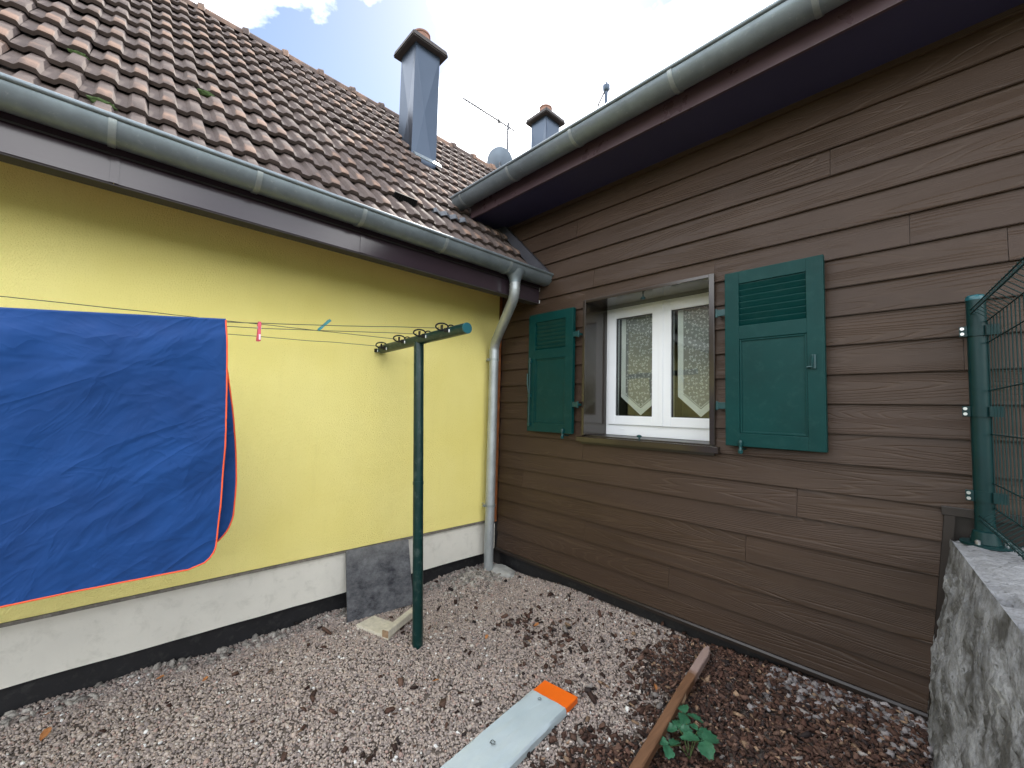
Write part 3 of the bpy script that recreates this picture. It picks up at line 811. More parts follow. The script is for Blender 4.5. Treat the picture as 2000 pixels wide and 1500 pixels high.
fl = [rp(2.02, -0.585, 0.055), rp(2.02, -0.26, 0.055), rp(2.11, -0.26, 0.060), rp(2.11, -0.585, 0.060)]
mobj('chimney_apron', [*fl] + [p - Vector((0.006, 0, 0.01)) for p in fl], [(0, 1, 2, 3), (4, 7, 6, 5), (0, 4, 5, 1), (1, 5, 6, 2), (2, 6, 7, 3), (3, 7, 4, 0)], M['zinc'], ch)
c2 = chimney('chimney', -1.31, 1.95, 0.31, 4.2, 5.98, YH, label='small grey sheet clad chimney rising behind the upper gutter')

# ------------------------------------------------------------------ clad house
TH = thing('timber_clad_house', 'brown board clad house with white window and green shutters', 'house', (1.6, 0.05, 0))
Z0 = 0.17; EX = 0.1525; ZT = 3.255; XE = 4.6
WX0, WX1, WZ0, WZ1 = 0.992, 1.996, 1.285, 2.352
bm = bmesh.new()
for a, b in (((0.0, 0.004, 0.12), (WX0, 0.30, ZT + 0.2)), ((WX1, 0.004, 0.12), (XE, 0.30, ZT + 0.2)), ((WX0, 0.004, 0.12), (WX1, 0.30, WZ0)), ((WX0, 0.004, WZ1), (WX1, 0.30, ZT + 0.2))):
    bm_box(bm, a, b)
bm_obj('wall', bm, M['trim'], TH)
box('corner_backing', (-0.30, 0.006, -0.3), (-0.002, 0.28, 3.2), M['deck'], TH, 0)
box('foundation', (0.0, 0.03, -0.5), (XE, 0.28, 0.118), M['bitumen'], TH, 0)
def xend(z): return 2.905 + 0.075 * (z - 0.165) / 0.9
def sboard(k, xa, xb, slant=False, zlo=None):
    z = Z0 + k * EX
    sec = [(-0.030, z), (-0.017, z), (0.001, z + 0.166), (-0.0118, z + 0.166)]
    if zlo:
        u = (zlo - z) / 0.166; sec[0] = (-0.030 + 0.0182 * u, zlo); sec[1] = (-0.014 + 0.015 * u, zlo)
    V = [(xa, a, b) for a, b in sec] + [((xend(b) if slant else xb), a, b) for a, b in sec]
    F = [(0, 1, 2, 3)[::-1], (4, 5, 6, 7), (0, 4, 5, 1)[::-1], (1, 5, 6, 2)[::-1], (2, 6, 7, 3)[::-1], (3, 7, 4, 0)[::-1]]
    bm = bmesh.new(); vv = [bm.verts.new(v) for v in V]
    for f in F: bm.faces.new([vv[i] for i in f])
    es = [e for e in bm.edges if all(abs(v.co.y + 0.030) < 1e-4 for v in e.verts)]
    bmesh.ops.bevel(bm, geom=es, offset=0.003, segments=2, affect='EDGES')
    return bm_obj('siding_board', bm, M['siding'], TH)
joints = {5: [2.424], 3: [2.167], 1: [1.701], 15: [1.074], 4: [0.325], 6: [0.99], 10: [3.06], 17: [2.6], 13: [3.2], 18: [0.9], 8: [], 0: [], 2: [1.02], 14: [2.9], 12: [3.5]}
nrow = int((ZT - Z0) / EX) + 1
for k in range(nrow):
    z = Z0 + k * EX
    segs = [(0.004, XE)]
    slant = z < 1.05
    if slant: segs = [(0.004, 2.95)]
    zt = z + EX
    if zt > WZ0 + 0.005 and z < WZ1 - 0.005: segs = [(0.004, WX0 - 0.004), (WX1 + 0.004, XE)]
    if zt > WZ1 + 0.02 and z < WZ1: sboard(k, WX0 - 0.003, WX1 + 0.003, zlo=WZ1 + 0.009)
    for a, b in segs:
        cuts = [a] + [j for j in joints.get(k, []) if a + 0.05 < j < b - 0.05] + [b]
        for c0, c1 in zip(cuts[:-1], cuts[1:]):
            sboard(k, c0 + (0.001 if c0 > a else 0), c1 - (0.001 if c1 < b else 0), slant and c1 == b)
# trims
prism('bottom_trim', [(-0.040, 0.140), (-0.040, 0.158), (-0.031, 0.1675), (0.0, 0.1675), (0.0, 0.140)], 0, 0.0, 2.925, M['trim'], TH)
mobj('side_trim', [(xend(.14) + dx_, yy_, .14) for dx_ in (0.002, 0.036) for yy_ in (-0.045, 0.0)] + [(xend(1.063) + dx_, yy_, 1.063) for dx_ in (0.002, 0.036) for yy_ in (-0.045, 0.0)],
     [(0, 2, 6, 4), (1, 5, 7, 3), (0, 4, 5, 1), (2, 3, 7, 6), (4, 6, 7, 5), (0, 1, 3, 2)], M['trim'], TH)
box('ledge_trim', (2.972, -0.047, 1.056), (XE, 0.0, 1.094), M['trim'], TH, 0.002)
# eaves
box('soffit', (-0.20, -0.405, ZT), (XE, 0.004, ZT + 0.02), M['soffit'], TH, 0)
box('fascia', (-0.040, -0.422, 3.238), (XE, -0.404, 3.43), M['fascia2'], TH, 0.002)
g2, pt2 = gutter('gutter', 0, -0.105, XE, -0.513, 3.398, 0.085, M['zinc'], TH)
for s_ in (0.017, 0.638, 1.27, 1.98, 2.644, 3.30): strap(pt2, s_, 3.398, 0.085, g2)
tag(g2, 'upper half-round zinc gutter under the sky')
tag(g1, 'lower half-round zinc gutter above the yellow wall')
# roof of the clad house (valley cut to the tiled slope)
SL2 = 0.45
def r2z(y): return 3.43 + SL2 * (y + 0.50)
V = []; F = []
nyr = 16
for j in range(nyr + 1):
    y = -0.50 + 4.0 * j / nyr; xl = (3.167 - r2z(y)) / 1.09 + 0.03
    V += [(xl, y, r2z(y)), (XE, y, r2z(y))]
for j in range(nyr): F.append((2 * j, 2 * j + 1, 2 * j + 3, 2 * j + 2))
rf2 = mobj('roof', V, F, M['deck'], TH)
V = []; F = []; cols_ = 40
for c in range(15):
    for k in range(cols_ * 4 + 1):
        xx = -0.05 + (XE + 0.05) * k / (cols_ * 4); hb = 0.028 if k % 4 in (1, 2) else 0.0
        for e, dz in ((0, 0.024), (1, 0.004)):
            yy = -0.50 + (c + e) * 0.266
            V.append((max(xx, (3.167 - r2z(yy)) / 1.09 + 0.05), yy, r2z(yy) + dz + hb))
    o = c * (cols_ * 4 + 1) * 2
    for k in range(cols_ * 4): a = o + k * 2; F.append((a, a + 2, a + 3, a + 1))
rt = mobj('tile_field', V, F, M['tile'], rf2, smooth=30); rt['kind'] = 'stuff'

# ------------------------------------------------------------------ window
FY = 0.272
def frame_ring(name, x0, x1, z0, z1, wl, wr, wb, wt_, y0, y1, mat, parent, bev=0.004):
    bm = bmesh.new()
    for a, b in (((x0, y0, z0), (x0 + wl, y1, z1)), ((x1 - wr, y0, z0), (x1, y1, z1)),
                 ((x0 + wl - .001, y0 + .0005, z0), (x1 - wr + .001, y1, z0 + wb)), ((x0 + wl - .001, y0 + .0005, z1 - wt_), (x1 - wr + .001, y1, z1))):
        bm_box(bm, a, b, bev)
    return bm_obj(name, bm, mat, parent)
win = frame_ring('window', WX0 + 0.014, WX1 - 0.014, WZ0 + 0.002, WZ1 - 0.014, 0.040, 0.040, 0.085, 0.030, FY, FY + 0.06, M['pvc'], TH, 0.003)
cas = bmesh.new()
t_ = 0.013; yf = -0.046
bm_box(cas, (WX0, yf, WZ0 + 0.001), (WX0 + t_, FY + 0.03, WZ1 - t_), 0.0015)
bm_box(cas, (WX1 - t_, yf, WZ0 + 0.001), (WX1, FY + 0.03, WZ1 - t_), 0.0015)
bm_box(cas, (WX0, yf, WZ1 - t_ + 0.0005), (WX1, FY + 0.03, WZ1), 0.0015)
bm_box(cas, (WX0 - 0.001, yf - 0.002, WZ0 + 0.001), (WX0 + 0.022, -0.031, WZ1 + 0.008), 0.0015)
bm_box(cas, (WX1 - 0.022, yf - 0.002, WZ0 + 0.001), (WX1 + 0.010, -0.031, WZ1 + 0.008), 0.0015)
bm_box(cas, (WX0 + 0.0225, yf - 0.002, WZ1 - 0.012), (WX1 - 0.0225, -0.031, WZ1 + 0.008), 0.0015)
bm_obj('casing', cas, M['casing'], win)
prism('sill', [(-0.068, 1.237), (-0.068, 1.272), (-0.062, 1.276), (FY + 0.02, 1.2845), (FY + 0.02, 1.262), (-0.050, 1.252), (-0.050, 1.237)], 0, 0.957, 2.030, M['casing'], win)
box('sill_drip', (0.99, -0.043, 1.2185), (2.0, -0.031, 1.236), M['trim'], win, 0.001)
def sash(x0, x1):
    z0, z1 = 1.372, 2.318
    s_ = frame_ring('sash', x0, x1, z0, z1, 0.070, 0.070, 0.072, 0.070, FY - 0.016, FY + 0.045, M['pvc'], win, 0.005)
    gx0, gx1, gz0, gz1 = x0 + 0.070, x1 - 0.070, z0 + 0.072, z1 - 0.070
    frame_ring('gasket', gx0 - 0.001, gx1 + 0.001, gz0 - 0.001, gz1 + 0.001, 0.005, 0.005, 0.005, 0.005, FY - 0.004, FY + 0.02, M['gasket'], win, 0)
    box('pane', (gx0 + 0.002, FY + 0.004, gz0 + 0.002), (gx1 - 0.002, FY + 0.008, gz1 - 0.002), M['glass'], win, 0)
    return gx0, gx1, gz0, gz1
XM = 1.502
gl = sash(1.032, XM - 0.006); gr_ = sash(XM + 0.006, 1.968)
box('meeting_cover', (XM - 0.017, FY - 0.024, 1.374), (XM + 0.017, FY - 0.0165, 2.316), M['pvc'], win, 0.003)
for xx in (1.14, 1.865): box('drain_cap', (xx, FY - 0.006, 1.330), (xx + 0.035, FY - 0.0005, 1.340), M['pvc'], win, 0.002)
def knob(p, up):
    V, F = lathe_pts((p[0], p[1]), [(p[2], 0.004), (p[2] + up * 0.020, 0.006), (p[2] + up * 0.024, 0.017), (p[2] + up * 0.034, 0.018), (p[2] + up * 0.040, 0.010), (p[2] + up * 0.041, 0.0)], 14)
    mobj('shutter_stop', V, F, M['iron'], win, smooth=50)
knob((1.475, -0.012, 1.275), 1); knob((1.475, 0.03, WZ1 - 0.012), -1)
rm = bmesh.new(); bm_box(rm, (0.60, FY + 0.075, 0.6), (2.4, 2.6, 2.9))
bmesh.ops.reverse_faces(rm, faces=rm.faces)
fr_ = [f for f in rm.faces if abs(f.normal.y) > 0.9 and f.calc_center_median().y < 1]
bmesh.ops.delete(rm, geom=fr_, context='FACES')
me = bpy.data.meshes.new('room_shell'); rm.to_mesh(me); rm.free(); me.materials.append(M['room'])
link(bpy.data.objects.new('room_shell', me), TH)
bm = bmesh.new()
for a, b in (((0.60, FY + 0.06, 0.6), (WX0 + 0.02, FY + 0.074, 2.9)), ((WX1 - 0.02, FY + 0.06, 0.6), (2.4, FY + 0.074, 2.9)),
             ((WX0 + 0.02, FY + 0.0605, 0.6), (WX1 - 0.02, FY + 0.074, WZ0 + 0.05)), ((WX0 + 0.02, FY + 0.0605, WZ1 - 0.03), (WX1 - 0.02, FY + 0.074, 2.9))):
    bm_box(bm, a, b)
bm_obj('inner_wall', bm, M['room'], TH)
# lace curtains
def curtain(x0, x1, zt, zs, tip, label):
    yc = FY + 0.060; xm = (x0 + x1) / 2
    root = thing('lace_curtain', label, 'curtain', (xm, yc, zs), 'lace curtains behind the panes')
    def net(y_): return yc + 0.004 * math.sin(y_ * 40)
    o = [(x0, zt), (x1, zt), (x1, zs), (xm, tip), (x0, zs)]
    mobj('net', [(a, yc, b) for a, b in o], [(0, 1, 2, 3, 4)], M['net'], root)
    w = 0.042
    def strip(name, pts, wid):
        V = []; F = []
        for (a, b), (c, d) in zip(pts[:-1], pts[1:]):
            k = len(V); V += [(a[0], yc - 0.001, a[1]), (b[0], yc - 0.001, b[1]), (d[0], yc - 0.001, d[1]), (c[0], yc - 0.001, c[1])]
            V += [(p_[0], p_[1] - 0.0012, p_[2]) for p_ in V[k:k + 4]]
            F += [(k, k + 1, k + 2, k + 3), (k + 4, k + 7, k + 6, k + 5), (k, k + 4, k + 5, k + 1), (k + 1, k + 5, k + 6, k + 2), (k + 2, k + 6, k + 7, k + 3), (k + 3, k + 7, k + 4, k)]
        return mobj(name, V, F, M['lace'], root)
    so = 0.055
    strip('border', [((x0, zt), (x0 + w, zt)), ((x0, zs), (x0 + w, zs + w * 0.35)), ((xm, tip), (xm, tip + so)), ((x1, zs), (x1 - w, zs + w * 0.35)), ((x1, zt), (x1 - w, zt))], w)
    r = random.Random(int(x0 * 100)); V = []; F = []
    def leaf(cx, cz, a, l):
        k = len(V); c, s_ = math.cos(a), math.sin(a); hw = l * 0.13
        for (u, v) in ((0, 0), (l * .35, hw), (l, 0), (l * .35, -hw)):
            V.append((cx + u * c - v * s_, yc - 0.0032, cz + u * s_ + v * c))
        F.append((k, k + 1, k + 2, k + 3))
    cell = 0.027; nxc = int((x1 - x0 - 2 * w) / cell); nzc = int((zt - tip) / cell)
    for ci in range(nxc):
        for cj in range(nzc):
            px = x0 + w + (ci + 0.5 + r.uniform(-.25, .25)) * cell; pz = tip + 0.03 + (cj + 0.5 + r.uniform(-.25, .25)) * cell
            fx = abs(px - xm) / (xm - x0)
            if not (x0 + w + .010 < px < x1 - w - .010 and tip + 0.075 + (zs - tip) * fx < pz < zt - 0.01): continue
            if fb(px * 16, pz * 16, x0, 2) > 0.42: continue
            a = 5.5 * fb(px * 11, pz * 11, 3 + x0, 2) + r.uniform(-0.9, 0.9)
            leaf(px, pz, a + 0.45, 0.021); leaf(px, pz, a - 0.45, 0.021)
            if r.random() < 0.3: leaf(px, pz, a + 3.1, 0.013)
    lo = mobj('leaf_pattern', V, F, M['lace'], root); lo['kind'] = 'stuff'
    V, F = [], []
    for side in (-1, 1):
        for i in range(16):
            t = (i + .5) / 16; px = xm + side * (xm - x0 - w) * t; pz = tip + so + 0.012 + (zs + w * .35 - tip - so) * t
            k = len(V); e = 0.005
            V += [(px - e, yc - 0.004, pz), (px, yc - 0.004, pz - e), (px + e, yc - 0.004, pz), (px, yc - 0.004, pz + e)]; F.append((k, k + 1, k + 2, k + 3))
    lo = mobj('dotted_edge', V, F, M['lace'], root); lo['kind'] = 'stuff'
curtain(gl[0] + 0.010, gl[1] + 0.045, 2.30, 1.600, 1.452, 'white leaf lace curtain with pointed hem behind the left pane')
curtain(gr_[0] + 0.020, gr_[1] + 0.04, 2.30, 1.600, 1.452, 'white leaf lace curtain with pointed hem behind the right pane, beside the shutter')

# ------------------------------------------------------------------ shutters
def shutter(x0, x1, z0, z1, hinge_side, label, louver=True):
    ya, yb = -0.088, -0.054
    zr = z0 + 0.66
    bm = bmesh.new(); w = 0.078
    bm_box(bm, (x0, ya, z0), (x0 + w, yb, z1), 0.003); bm_box(bm, (x1 - w, ya, z0), (x1, yb, z1), 0.003)
    for a, b in ((z0, z0 + 0.075), (zr - 0.035, zr + 0.045), (z1 - 0.075, z1)):
        bm_box(bm, (x0 + w - .001, ya + .0006, a), (x1 - w + .001, yb, b), 0.003)
    sh = bm_obj('shutter', bm, M['shut'], TH); sh['label'] = label
    a, b = x0 + w, x1 - w
    bm = bmesh.new(); bm_box(bm, (a - .002, ya + 0.012, z0 + 0.073), (b + .002, yb - 0.004, zr - 0.033), 0.0)
    bm_obj('panel', bm, M['shut'], sh)
    frame_ring('moulding', a, b, z0 + 0.075, zr - 0.035, 0.012, 0.012, 0.014, 0.012, ya + 0.005, ya + 0.0135, M['shut'], sh, 0.004)
    n = 7; zz0, zz1 = zr + 0.045, z1 - 0.075; hh = (zz1 - zz0) / n
    box('slat_back', (a - .002, yb - 0.006, zz0 - .002), (b + .002, yb - 0.001, zz1 + .002), M['shut'], sh, 0)
    for i in range(n):
        zc = zz0 + hh * i
        prism('slat', [(ya + 0.0225, zc + 0.001), (ya + 0.0070, zc + hh * 0.84), (ya + 0.0070, zc + hh * 0.93), (ya + 0.0240, zc + hh * 0.96), (ya + 0.0240, zc + 0.001)], 0, a - .001, b + .001, M['shut'], sh)
    s_ = hinge_side; xe = x1 if s_ > 0 else x0
    for z in (z0 + 0.235, z0 + 0.80):
        bm = bmesh.new()
        xa_, xb_ = sorted((xe - s_ * 0.006, xe + s_ * 0.052))
        bm_box(bm, (xa_, ya + 0.004, z - 0.020), (xb_, ya + 0.012, z + 0.020), 0.002)
        bm_box(bm, (xe + s_ * 0.050 - 0.006, ya + 0.001, z - 0.026), (xe + s_ * 0.050 + 0.006, ya + 0.016, z + 0.026), 0.003)
        bm_box(bm, (xe + s_ * 0.050 - 0.004, ya + 0.012, z - 0.008), (xe + s_ * 0.050 + 0.004, -0.02, z + 0.008), 0.001)
        bm_obj('hinge', bm, M['iron'], sh)
    # turn-stay below
    xs_ = xe - s_ * 0.085
    V, F = lathe_pts((xs_, -0.098), [(z0 - 0.045, 0.0), (z0 - 0.040, 0.012), (z0 - 0.024, 0.014), (z0 - 0.018, 0.008), (z0 + 0.005, 0.009), (z0 + 0.020, 0.013), (z0 + 0.034, 0.010), (z0 + 0.038, 0.0)], 12)
    sk = mobj('shutter_stay', V, F, M['iron'], sh, smooth=50)
    tube('stay_pin', [(xs_, -0.098, z0 - 0.012), (xs_ + 0.004, -0.02, z0 - 0.018)], 0.006, M['iron'], sh, 8)
    return sh, ya
shR, ya = shutter(2.083, 2.572, 1.293, 2.326, -1, 'right green shutter with louvred top, bright and face on')
tube('latch', [(2.520, ya - 0.012, 1.795), (2.520, ya - 0.012, 1.735), (2.495, ya - 0.012, 1.735)], 0.006, M['iron'], shR, 8)
box('latch_plate', (2.512, ya - 0.009, 1.725), (2.535, ya - 0.0005, 1.80), M['iron'], shR, 0.002)
shL, ya = shutter(0.430, 0.925, 1.290, 2.312, 1, 'left green shutter beside the downpipe, with a bolt rod along its edge')
tube('bolt_rod', [(0.462, ya - 0.013, 1.33), (0.462, ya - 0.013, 1.93)], 0.006, M['iron'], shL, 8)
for z in (1.35, 1.60, 1.90): box('rod_guide', (0.448, ya - 0.020, z - 0.012), (0.476, ya - 0.0005, z + 0.012), M['iron'], shL, 0.002)
tube('rod_handle', [(0.462, ya - 0.022, 1.62), (0.452, ya - 0.030, 1.70), (0.447, ya - 0.026, 1.79)], 0.006, M['iron'], shL, 8)
for z in (1.48, 1.88, 2.2): box('edge_clip', (0.4245, -0.084, z - 0.03), (0.4295, -0.060, z + 0.03), M['iron'], shL, 0.001)

# ------------------------------------------------------------------ concrete wall and fence
def wx_top(y): return 2.990 + 0.125 * (-y)
def wx_bot(y): return 2.893 + 0.100 * (-y)
V = []; F = []
ny_, nz_, nt_ = 330, 84, 40
rows = nz_ + nt_ + 8
for j in range(ny_ + 1):
    y = -0.012 - 3.9 * (j / ny_) ** 1.25
    for i in range(rows + 1):
        if i <= nz_:
            t = i / nz_; z = -0.15 + (0.955 + 0.15) * t
            xx = wx_bot(y) + (wx_top(y) - wx_bot(y)) * max(0, (z - 0.12) / 0.83)
            d = 0.016 * fb(y * 3.2, z * 3.2, 1.7, 3) + 0.008 * fb(y * 11, z * 11, 4.1, 5) + 0.004 * fb(y * 37, z * 37, 6.1, 3)
            pit = fb(y * 17 + 9, z * 17, 7.7, 3); d -= 0.022 * max(0, pit - 0.25)
            d += 0.007 * (1 if fb(y * 5 + 3, z * 5, 2.7, 4) > 0.12 else 0)
            fade = min(1, (1 - t) * 9)
            V.append((xx - d * fade, y, z + 0.006 * fb(y * 6, z * 6, 2, 3) * fade))
        elif i <= nz_ + nt_:
            t = (i - nz_) / nt_; xx = wx_top(y) + 0.42 * t
            e = 0.030 * max(0, 1 - t * 8) * (0.4 + 2.2 * max(0, fb(y * 9, 5.5, 0, 5)))
            V.append((xx + 0.008 * (1 - t) * fb(y * 9, 1.1, 0, 4), y, 0.962 - e + 0.006 * fb(xx * 9, y * 9, 0.3, 4) + 0.003 * fb(xx * 40, y * 40, 3, 2)))
        else:
            t = (i - nz_ - nt_) / 8; V.append((wx_top(y) + 0.42, y, 0.95 - 1.1 * t))
for j in range(ny_):
    for i in range(rows):
        a = j * (rows + 1) + i; F.append((a, a + rows + 1, a + rows + 2, a + 1))
F.append(tuple(range(rows + 1))); F.append(tuple(ny_ * (rows + 1) + i for i in range(rows, -1, -1)))
cw = mobj('concrete_wall', V, F, M['concrete'], smooth=50)
tag(cw, 'rough weathered grey concrete garden wall carrying the wire fence', 'wall')

FE = thing('wire_fence', 'green welded wire fence on a round post above the concrete wall', 'fence', (3.098, -0.10, 0.965))
PFX, PFY = 3.099, -0.10
fp = tube('post', [(PFX, PFY, 0.962), (PFX, PFY, 1.996)], 0.0300, M['fence'], FE, 24)
V, F = lathe_pts((PFX, PFY), [(1.985, 0.0308), (2.000, 0.0308), (2.006, 0.026), (2.008, 0.0)], 24); mobj('post_cap', V, F, M['cap'], FE, smooth=50)
V, F = lathe_pts((PFX, PFY), [(0.963, 0.075), (0.973, 0.075), (0.974, 0.045), (1.02, 0.037), (1.024, 0.031)], 28); mobj('base_plate', V, F, M['fence'], FE, smooth=40)
for k in range(3):
    a = 2.2 + k * 2.1
    V, F = lathe_pts((PFX + 0.058 * math.cos(a), PFY + 0.058 * math.sin(a)), [(0.972, 0.009), (0.986, 0.009), (0.990, 0.005), (0.990, 0.0)], 8); mobj('anchor_bolt', V, F, M['steel'], FE, smooth=40)
fd = Vector((0.122, -1, 0)).normalized(); fnv = Vector((1, 0.122, 0)).normalized()
def fpt(s_, off, z): return Vector((PFX, PFY, z)) + fnv * (0.030 + off) + fd * s_
for z in (1.852, 1.513, 1.163):
    V, F = lathe_pts((PFX, PFY), [(z - 0.022, 0.0305), (z - 0.022, 0.0345), (z + 0.022, 0.0345), (z + 0.022, 0.0305)], 24)
    cl = mobj('clamp', V, F, M['fence'], FE, smooth=40)
    box('clamp_tongue', (PFX + 0.025, PFY - 0.034, z - 0.0215), (PFX + 0.062, PFY - 0.026, z + 0.0215), M['fence'], cl, 0.001)
    box('clamp_ear', (PFX - 0.052, PFY - 0.024, z - 0.0218), (PFX - 0.028, PFY - 0.014, z + 0.0218), M['fence'], cl, 0.001)
    for dz_ in (-0.011, 0.011):
        V, F = tube_geo([(PFX - 0.043, PFY - 0.031, z + dz_), (PFX - 0.043, PFY - 0.012, z + dz_)], 0.0065, 10); mobj('clamp_bolt', V, F, M['steel'], cl, smooth=40)
zs_f = [(1.005, 0), (1.03, 0), (1.075, -0.050), (1.12, 0), (1.45, 0), (1.89, 0), (1.935, -0.050), (1.98, 0), (2.012, 0)]
for i in range(44):
    s_ = 0.012 + 0.05 * i
    tube('vertical_wire', [fpt(s_, o, z) for z, o in zs_f], 0.0020, M['fence'], FE, 6)
for z, o in ((1.03, 0), (1.066, -0.044), (1.084, -0.044), (1.12, 0), (1.22, 0), (1.42, 0), (1.60, 0), (1.80, 0), (1.89, 0), (1.926, -0.044), (1.944, -0.044), (1.98, 0)):
    tube('horizontal_wire', [fpt(0.004, o - 0.004, z), fpt(2.2, o - 0.004, z)], 0.0025, M['fence'], FE, 6)

# ------------------------------------------------------------------ clothes line
CP = thing('clothes_line', 'dark green T-shaped clothes line post with five cords standing in gravel', 'clothes line', (0.703, -1.285, 0))
pb = Vector((0.703, -1.285, -0.05)); ptp = Vector((0.578, -1.285, 1.905))
tube('pole', [pb, ptp], 0.0325, M['post'], CP, 24)
up = (ptp - pb).normalized()
V, F = tube_geo([pb + up * 1.03, pb + up * 1.05], 0.0345, 24); mobj('joint_collar', V, F, M['post'], CP, smooth=40)
BA = Vector((0.055, -1.285, 1.905)); BB = Vector((1.098, -1.285, 1.935))
tube('crossbar', [BA, BB], 0.0325, M['post'], CP, 24)
bd = (BB - BA).normalized()
tube('end_cap', [BB + bd * 0.0005, BB + bd * 0.010], 0.0322, M['cap'], CP, 24)
tube('end_cap', [BA - bd * 0.010, BA - bd * 0.0005], 0.0322, M['cap'], CP, 24)
hx = [-0.02, 0.119, 0.384, 0.651, 0.907]
hooks = []
for i, xx in enumerate(hx):
    zc = (1.913, 1.918, 1.940, 1.949, 1.956)[i]
    h = Vector((xx, -1.315, zc)); hooks.append(h)
    V = []; F = []
    def loop(c, rx, rz, r, axu, axv):
        pts = [c + axu * (rx * math.cos(2 * math.pi * k / 16)) + axv * (rz * math.sin(2 * math.pi * k / 16)) for k in range(16)]
        v, f = tube_geo(pts, r, 6, closed=True); o = len(V); V.extend(v); F.extend([tuple(q + o for q in ff) for ff in f])
    ax = Vector((0.25, 0.96, 0.03)).normalized(); az = Vector((0.25, -0.1, 1)).normalized()
    loop(h + Vector((0, -0.01, 0.006)), 0.040, 0.021, 0.0048, ax, az)
    loop(h + ax * 0.048 + Vector((0, 0, 0.004)), 0.022, 0.018, 0.0042, ax, az)
    for kk in (-0.010, 0.004):
        v, f = tube_geo([h + Vector((kk, -0.01, -0.018)), h + Vector((kk, -0.01, 0.018))], 0.0035, 6); o = len(V); V.extend(v); F.extend([tuple(q + o for q in ff) for ff in f])
    mobj('line_tensioner', V, F, M['black'], CP, smooth=50)
    box('hook_plate', (xx + 0.02, -1.325, zc - 0.030), (xx + 0.05, -1.300, zc - 0.004), M['black'], CP, 0.003)
    tube('hook_screw', [(xx + 0.065, -1.318, zc - 0.034), (xx + 0.065, -1.318, zc - 0.016)], 0.004, M['steel'], CP, 8)
# cords: x and sag chosen per cord, ends out of view to the left
cords = [
    (-0.02, -0.02, 1.832, 'thin dark clothes cord nearest the yellow wall, fixed beyond the bar end'),
    (0.119, 0.12, 1.838, 'thin dark clothes cord second from the yellow wall'),
    (0.384, 0.50, 1.864, 'thin taut clothes cord rising above the blue sheet'),
    (0.651, 0.66, 1.764, 'thin dark clothes cord holding the teal peg'),
    (0.907, 0.885, 1.752, 'thin dark clothes cord carrying the blue sheet and the pink peg')]
def cord_z(i, y):
    h = hooks[i]; ya_, yb_ = h.y, -3.05
    t = (y - ya_) / (yb_ - ya_)
    zl = cords[i][2]
    s_ = (0.0, 0.002, 0.0, 0.004, 0.010)[i]
    return h.z + (zl - h.z) * t - s_ * math.sin(math.pi * min(1, max(0, t)))
def cord_pt(i, y):
    h = hooks[i]; t = (y - h.y) / (-3.05 - h.y)
    return Vector((h.x + (cords[i][1] - h.x) * t, y, cord_z(i, y)))
for i, (x0, x1, zl, lab) in enumerate(cords):
    pts = []
    for k in range(46):
        y = -1.345 - 3.2 * k / 45
        p = cord_pt(i, y); p.z += 0.003 * fb(y * 4 + i * 7, 0, 0, 2); p.x += 0.004 * fb(y * 3 + i * 5, 2, 0, 2); pts.append(p)
    c_ = tube('cord', pts, 0.0019, M['cord'], CP, 6)
    c_['label'] = lab

